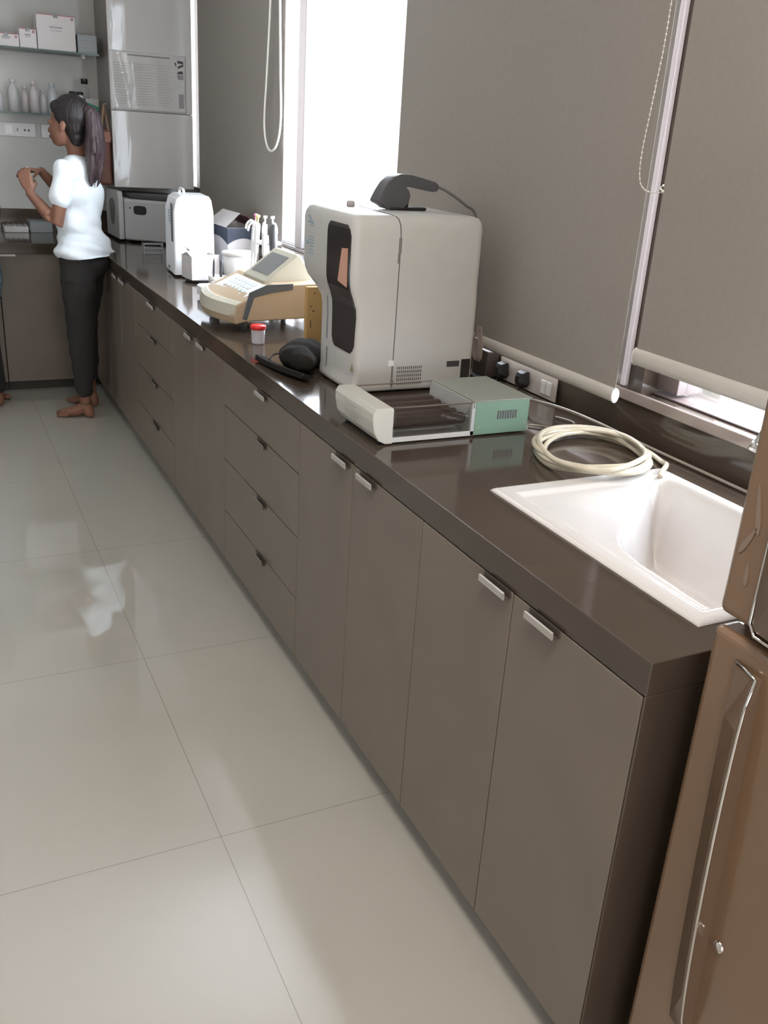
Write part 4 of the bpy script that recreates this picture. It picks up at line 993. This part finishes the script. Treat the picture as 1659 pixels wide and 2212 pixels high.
f = Vector((-.86,.51,0)).normalized(); l = Vector((-f.y, f.x, 0)); l = Vector((-.51,-.86,0))  # her facing and her left
t = thing('person', (-.17,5.02,0), 'woman in pale blue T-shirt and dark trousers, long ponytail, barefoot at the worktop', 'person')
def W3(c, ff=0, ll=0, z=None):
    p = Vector(c)+f*ff+l*ll
    if z is not None: p.z = z
    return p
hc = Vector((-.165,5.015,1.535))         # head centre
neck0 = Vector((-.125,5.035,1.36)); chest = Vector((-.120,5.035,1.22)); waist = Vector((-.135,5.035,1.03)); pel = Vector((-.125,5.030,.90))
Ls = W3((-.135,5.03,0), 0, .145, 1.305); Rs = W3((-.125,5.035,0), 0, -.145, 1.31)
Le = Vector((-.262,4.905,1.045)); Lw = Vector((-.372,4.985,1.185)); Re = Vector((-.14,5.26,1.12)); Rw = Vector((-.292,5.14,1.285))
b = new()
Rm = Matrix((( f.x, l.x, 0),(f.y, l.y, 0),(0,0,1)))
tilt = Matrix.Rotation(-.22, 3, l)
HR = tilt @ Rm
ellipsoid(b, hc+Vector((.012,-.0,.02)), (.092,.074,.098), HR)           # cranium
ellipsoid(b, hc+f*.030+Vector((0,0,-.045)), (.060,.058,.075), HR)         # face
ellipsoid(b, hc+f*.052+Vector((0,0,-.098)), (.030,.034,.024), HR)         # chin
capsule(b, [hc+f*.083+Vector((0,0,-.020)), hc+f*.098+Vector((0,0,-.050))], [.006,.009], seg=8)   # nose
ellipsoid(b, hc+f*.086+Vector((0,0,-.078)), (.012,.022,.010), HR)         # lips
for s in (1,-1):
    ellipsoid(b, hc+f*.078+l*s*.030+Vector((0,0,-.008)), (.012,.014,.009), HR)
    ellipsoid(b, hc+l*s*.072-f*.002+Vector((0,0,-.030)), (.018,.008,.030), HR)   # ear
capsule(b, [hc+Vector((.025,.0,-.05)), neck0+Vector((0,0,.02)), neck0+Vector((0,0,-.05))], [.048,.046,.058])
capsule(b, [Ls, (chest+Vector((0,0,.06))), Rs], [.048,.085,.048], seg=16)
capsule(b, [chest+Vector((0,0,.02)), waist, pel], [.098,.088,.105], seg=18)
for s_, e_, w_ in ((Ls,Le,Lw),(Rs,Re,Rw)):
    capsule(b, [s_, s_.lerp(e_,.5), e_, e_.lerp(w_,.3), w_], [.043,.040,.033,.034,.022], seg=12)
hand(b, Lw, (-.12,.02,.50), (.25,.75,.2), .92, curl=.75, side=1)
hand(b, Rw, (-.75,-.25,.05), (.05,-.1,-.9), .92, curl=.55, side=-1)
Lh = W3(pel,0,.085,.88); Rh = W3(pel,0,-.085,.88)
Lk = Vector((-.170,4.975,.50)); La = Vector((-.170,4.965,.085)); Rk = Vector((-.130,5.13,.50)); Ra = Vector((-.105,5.185,.085))
for h_, k_, a_ in ((Lh,Lk,La),(Rh,Rk,Ra)):
    capsule(b, [h_, h_.lerp(k_,.4), k_, k_.lerp(a_,.3), a_.lerp(k_,.12), a_], [.082,.072,.050,.052,.032,.030], seg=14)
for a_, d_ in ((La, Vector((-.88,.47,0)).normalized()), (Ra, Vector((-.55,.83,0)).normalized())):
    sd = Vector((-d_.y,d_.x,0))
    capsule(b, [a_, Vector((a_.x,a_.y,.03))-d_*.018], [.030,.029], seg=12)
    capsule(b, [a_+Vector((0,0,-.02)), Vector((a_.x,a_.y,.032))+d_*.06, Vector((a_.x,a_.y,.020))+d_*.13], [.034,.030,.020], seg=12)
    for k in range(5):
        off = (k-2)*.0155; Lt = (.172,.168,.163,.155,.145)[k if d_.x < -.7 else 4-k]
        capsule(b, [Vector((a_.x,a_.y,.016))+d_*.10+sd*off, Vector((a_.x,a_.y,.011))+d_*Lt+sd*off*1.05], [.015,.0095 if k else .011], seg=8)
remesh('body', b, M_skin, t, .0055, 3, disp=lambda c, n: Vector((0,0,max(0,.0015-c.z))))
# trousers
b = new()
capsule(b, [pel+Vector((.0,0,.06)), pel, pel+Vector((0,0,-.05))], [.085,.108,.113], seg=20)
capsule(b, [Lh.lerp(Rh,.1)+Vector((0,0,-.01)), Rh.lerp(Lh,.1)+Vector((0,0,-.01))], [.094,.094], seg=18)
ellipsoid(b, W3(pel,-.045,0,.845), (.085,.12,.085), Rm)
for h_, k_, a_, zc in ((Lh,Lk,La,.125),(Rh,Rk,Ra,.155)):
    e_ = k_.lerp(a_, (k_.z-zc)/(k_.z-a_.z))
    capsule(b, [h_.lerp(pel,.12), h_.lerp(k_,.45), k_, k_.lerp(e_,.45), e_+Vector((0,0,.03))], [.096,.088,.073,.066,.047], seg=16)
def wr(c, n):
    k = .004*math.sin(c.z*46+c.x*30)*math.sin(c.z*21+c.y*40) if c.z < .75 else .002*math.sin(c.z*60)
    return n*k
remesh('trousers', b, M_pants, t, .008, 5, disp=wr)
# T-shirt
b = new()
capsule(b, [Ls+Vector((0,0,-.004)), chest+Vector((.006,0,.065)), Rs], [.056,.100,.056], seg=18)
capsule(b, [neck0+Vector((.004,0,-.055)), chest, waist, pel+Vector((0,0,.045))], [.080,.122,.112,.122], seg=22)
ellipsoid(b, W3(chest,0,0,1.20), (.112,.150,.12), Rm); ellipsoid(b, W3(waist,0,0,1.04), (.108,.138,.12), Rm); ellipsoid(b, W3(pel,-.008,0,.905), (.140,.190,.110), Rm); ellipsoid(b, W3(pel,-.02,0,.86), (.136,.182,.07), Rm)
ellipsoid(b, W3(chest,.075,0,1.17), (.055,.105,.07), Rm)
for s_, e_ in ((Ls,Le),(Rs,Re)):
    q_ = s_.lerp(e_, .50)
    capsule(b, [s_, s_.lerp(e_,.3), q_], [.055,.054,.055], seg=16)
def shw(c, n):
    k = 0
    if c.z < 1.08: k += .0065*math.sin(c.z*85+c.x*25+c.y*9)*ss(1.12,.95,c.z)
    k += .0045*math.sin(c.x*38+c.z*30+c.y*26)
    d_ = n*k
    hz = .862+.10*max(0,min(.32,c.x+.30))
    if c.z < hz: d_.z += (hz-c.z)
    return d_
remesh('t_shirt', b, M_shirt, t, .008, 5, disp=shw)
# hair cap and ponytail
b = new()
ellipsoid(b, hc+Vector((.018,-.006,.030))-f*.008, (.101,.083,.098), HR); ellipsoid(b, hc-f*.045+Vector((0,0,-.015)), (.060,.068,.080), HR)
ellipsoid(b, hc+f*.030+Vector((0,0,.060)), (.050,.062,.036), HR)
ellipsoid(b, hc-f*.05+Vector((0,0,-.07)), (.04,.05,.05), HR)
remesh('hair', b, M_hair, t, .005, 3)
b = new(); p0 = hc-f*.085+Vector((0,-.01,.045))
random.seed(3)
core = [p0, p0-f*.038+Vector((.0,-.01,.0)), p0-f*.050+Vector((0,-.02,-.07)), p0-f*.050+Vector((.004,-.025,-.16)), p0-f*.040+Vector((0,-.025,-.25)), p0-f*.030+Vector((-.002,-.02,-.325))]
capsule(b, spline(core,4), [.026,.030,.034,.037,.040,.043,.045,.047,.049,.050,.050,.050,.050,.049,.047,.044,.040,.034,.027,.019,.010], seg=14, flat=.8)
for k in range(26):
    a = 2*PI*k/26; r_ = .030+.014*random.random(); ln = random.uniform(.22,.36)
    o_ = Vector((math.cos(a)*r_, math.sin(a)*r_*1.2, 0))
    pts = [p0-f*.03+o_*.3, p0-f*.046+o_*.8+Vector((0,-.015,-.08)), p0-f*.046+o_*1.05+Vector((0,-.025,-.17)), p0-f*.036+o_*.8+Vector((0,-.024,-.25*ln/.3)), p0-f*.028+o_*.45+Vector((0,-.02,-ln))]
    capsule(b, spline(pts,4), [.006]*4+[.009]*8+[.007]*3+[.004,.003], seg=6)
remesh('ponytail', b, M_pony, t, .0045, 1)
b = new(); lathe(b, [(.026,-.006),(.031,0),(.026,.006)], p0+Vector((0,0,.0)), 16, axis='x'); obj('hair_tie', b, M_black, t, smooth=True)
# anklet
b = new(); tube(b, [La+Vector((.034*math.cos(2*PI*k/20), .034*math.sin(2*PI*k/20), .004+.004*math.sin(2*PI*k/20))) for k in range(20)], .002, 6, closed=True); obj('anklet', b, mat('anklet_metal',(.12,.08,.05),.3,metal=.6), t)
t = thing('sample_vial', (-.345,5.03,1.23), 'small clear vial held between the woman\'s hands', 'vial')
b = new(); lathe(b, [(.0,.0),(.012,.0),(.013,.055),(.011,.06),(.011,.075),(.0,.075)], (-.372,5.015,1.235), 16); obj('vial_body', b, M_clear, t, smooth=True)

# second person at the left picture edge
t2 = thing('person', (-.72,5.25,0), 'person in dark teal patterned tunic, only a sliver at the left picture edge', 'person')
b = new(); c2 = Vector((-.735,5.22,0))
def V2(dx, dy, z): return c2+Vector((dx,dy,z))
ellipsoid(b, V2(0,.0,1.50), (.075,.092,.11)); ellipsoid(b, V2(0,.05,1.45), (.05,.05,.06)); capsule(b, [V2(0,.095,1.49), V2(0,.112,1.465)], [.008,.012], seg=8)
capsule(b, [V2(0,-.01,1.45), V2(0,-.01,1.30)], [.048,.055])
capsule(b, [V2(-.16,0,1.27), V2(0,0,1.28), V2(.15,0,1.27)], [.045,.08,.045]); capsule(b, [V2(0,0,1.2), V2(0,0,1.0), V2(0,0,.85)], [.10,.085,.10])
for s in (1,-1):
    capsule(b, [V2(s*.17,0,1.26), V2(s*.19,.0,1.0), V2(s*.14,.16,.98)], [.042,.035,.024]); hand(b, V2(s*.14,.16,.98), (0,1,.1), (0,0,-1), .95, .5, s)
    capsule(b, [V2(s*.09,0,.85), V2(s*.09,0,.48), V2(s*.10,0,.08)], [.08,.05,.032])
    ax = V2(s*.10,0,.08)
    if s > 0: ax = Vector((-.60,5.33,.08)); capsule(b, [V2(.09,0,.48), ax], [.05,.032])
    capsule(b, [ax, Vector((ax.x,ax.y-.02,.03))], [.032,.03]); capsule(b, [Vector((ax.x,ax.y,.04)), Vector((ax.x+.03*(s>0),ax.y+.13,.02))], [.033,.02])
    for k in range(5): capsule(b, [Vector((ax.x+.03*(s>0)+(k-2)*.016,ax.y+.10,.016)), Vector((ax.x+.03*(s>0)+(k-2)*.017,ax.y+.165,.011))], [.014,.009], seg=8)
remesh('body', b, M_skin, t2, .007, 3, disp=lambda c, n: Vector((0,0,max(0,.0015-c.z))))
b = new(); capsule(b, [V2(-.165,0,1.265), V2(0,0,1.29), V2(.155,0,1.265)], [.054,.095,.054]); ellipsoid(b, V2(0,0,1.2), (.165,.12,.14)); ellipsoid(b, V2(0,0,1.0), (.15,.12,.2))
capsule(b, [V2(0,0,1.05), V2(0,0,.86), V2(0,0,.72)], [.16,.205,.215])
for s in (1,-1): capsule(b, [V2(s*.17,0,1.26), V2(s*.185,.0,1.08)], [.055,.052])
remesh('tunic', b, M_tunic, t2, .012, 4, disp=lambda c, n: (n*.006*math.sin(math.atan2(c.y-5.22,c.x+.735)*14)*ss(1.0,.7,c.z)) + (Vector((0,0,.60-c.z)) if c.z < .60 else Vector((0,0,0))))
b = new()
for s in (1,-1): 
    e = V2(s*.10,0,.12) if s < 0 else Vector((-.605,5.32,.12))
    capsule(b, [V2(s*.085,0,.85), V2(s*.09,0,.48), e], [.095,.075,.055])
capsule(b, [V2(-.06,0,.85), V2(.06,0,.85)], [.11,.11]); remesh('trousers', b, M_pants, t2, .010, 3)
b = new(); ellipsoid(b, V2(0,-.02,1.53), (.085,.095,.11)); ellipsoid(b, V2(0,-.06,1.42), (.07,.05,.12)); remesh('hair', b, M_hair, t2, .008, 2)

# ------------------------------------------------------------------ fill light panels added on the ceiling (out of frame, light the room)
for (x, y, lb, ml) in ((-.50,.30,'added square fill light panel above the camera side of the room',M_lampd),(-2.3,2.2,'added square fill light panel over the left half of the room',M_lampd2)):
    t = thing('ceiling_fill_light', (x,y,ZC-.03), lb, 'fill light')
    b = new(); box(b, x-.32,x+.32,y-.32,y+.32,ZC-.03,ZC-.001); obj('frame', b, M_cap, t)
    b = new(); box(b, x-.29,x+.29,y-.29,y+.29,ZC-.034,ZC-.0302); obj('diffuser', b, ml, t)

# ------------------------------------------------------------------ daylight
def area(name, loc, rot, sx, sy, e, col):
    L = bpy.data.lights.new(name, 'AREA'); L.shape = 'RECTANGLE'; L.size = sx; L.size_y = sy; L.energy = e; L.color = col
    o = bpy.data.objects.new(name, L); COL.objects.link(o); o.location = loc; o.rotation_euler = rot; return o
SKY = 46.0
w = bpy.data.worlds.new('world'); sc.world = w; w.use_nodes = True
bg = w.node_tree.nodes['Background']; bg.inputs['Color'].default_value = (.86,.92,1,1); bg.inputs['Strength'].default_value = 2.0
# hazy bright daylight just outside the window wall
area('daylight', (1.25, 2.5, 1.7), (0, math.radians(90), 0), 4.4, 11.5, SKY*PI*4.4*11.5, (.82,.90,1.0))
# daylight entering the glazed opening in the wall behind the camera
area('daylight_behind', (-1.2, YF-.4, 1.3), (math.radians(90), 0, 0), 4.4, 2.6, FILL*PI*4.4*2.6, (1.0,.94,.87))

# ------------------------------------------------------------------ camera
cam = bpy.data.cameras.new('camera'); co = bpy.data.objects.new('camera', cam); COL.objects.link(co)
Rw = Matrix(((0.90113876,-0.42942677,0.05951125),(-0.11276942,-0.36472977,-0.9242593),(0.41860721,0.82617483,-0.37709834)))
X = Vector(Rw[0]); Yd = Vector(Rw[1]); Z = Vector(Rw[2])
m4 = Matrix(((X.x,-Yd.x,-Z.x,-0.88748938),(X.y,-Yd.y,-Z.y,-0.2151362),(X.z,-Yd.z,-Z.z,1.55607597),(0,0,0,1)))
co.matrix_world = m4
cam.sensor_fit = 'HORIZONTAL'; cam.sensor_width = 36; cam.lens = 43.11326; cam.clip_start = .02
sc.camera = co
sc.view_settings.view_transform = 'Standard'; sc.view_settings.look = 'None'; sc.view_settings.gamma = 1; sc.view_settings.use_curve_mapping = False
sc.view_settings.exposure = -0.25
try:
    sc.cycles.max_bounces = 8; sc.cycles.use_denoising = True; sc.cycles.transparent_max_bounces = 12
    sc.cycles.caustics_reflective = False; sc.cycles.caustics_refractive = False; sc.cycles.sample_clamp_indirect = 8
except Exception: pass
GROUPS = {'base_cabinet':'base cabinets under the window worktop','wall_run_cabinet':'base cabinets along the far wall','pipette':'pipettes in the round stand',
 'roller_blind':'roller blinds on the window wall','bottle':'bottles on the lower glass shelf','jar':'jars with black lids','carton':'cartons on the upper glass shelf',
 'pen':'pens in the pen cup','power_plug':'black power plugs in the socket plate','vial':'white vials under the photometer','glass_shelf':'glass wall shelves',
 'switchboard':'white switchboards on the far wall','ceiling_fill_light':'added fill light panels'}
for o in list(sc.objects):
    g = GROUPS.get(o.name.split('.')[0])
    if g and o.parent is None and 'label' in o: o['group'] = g
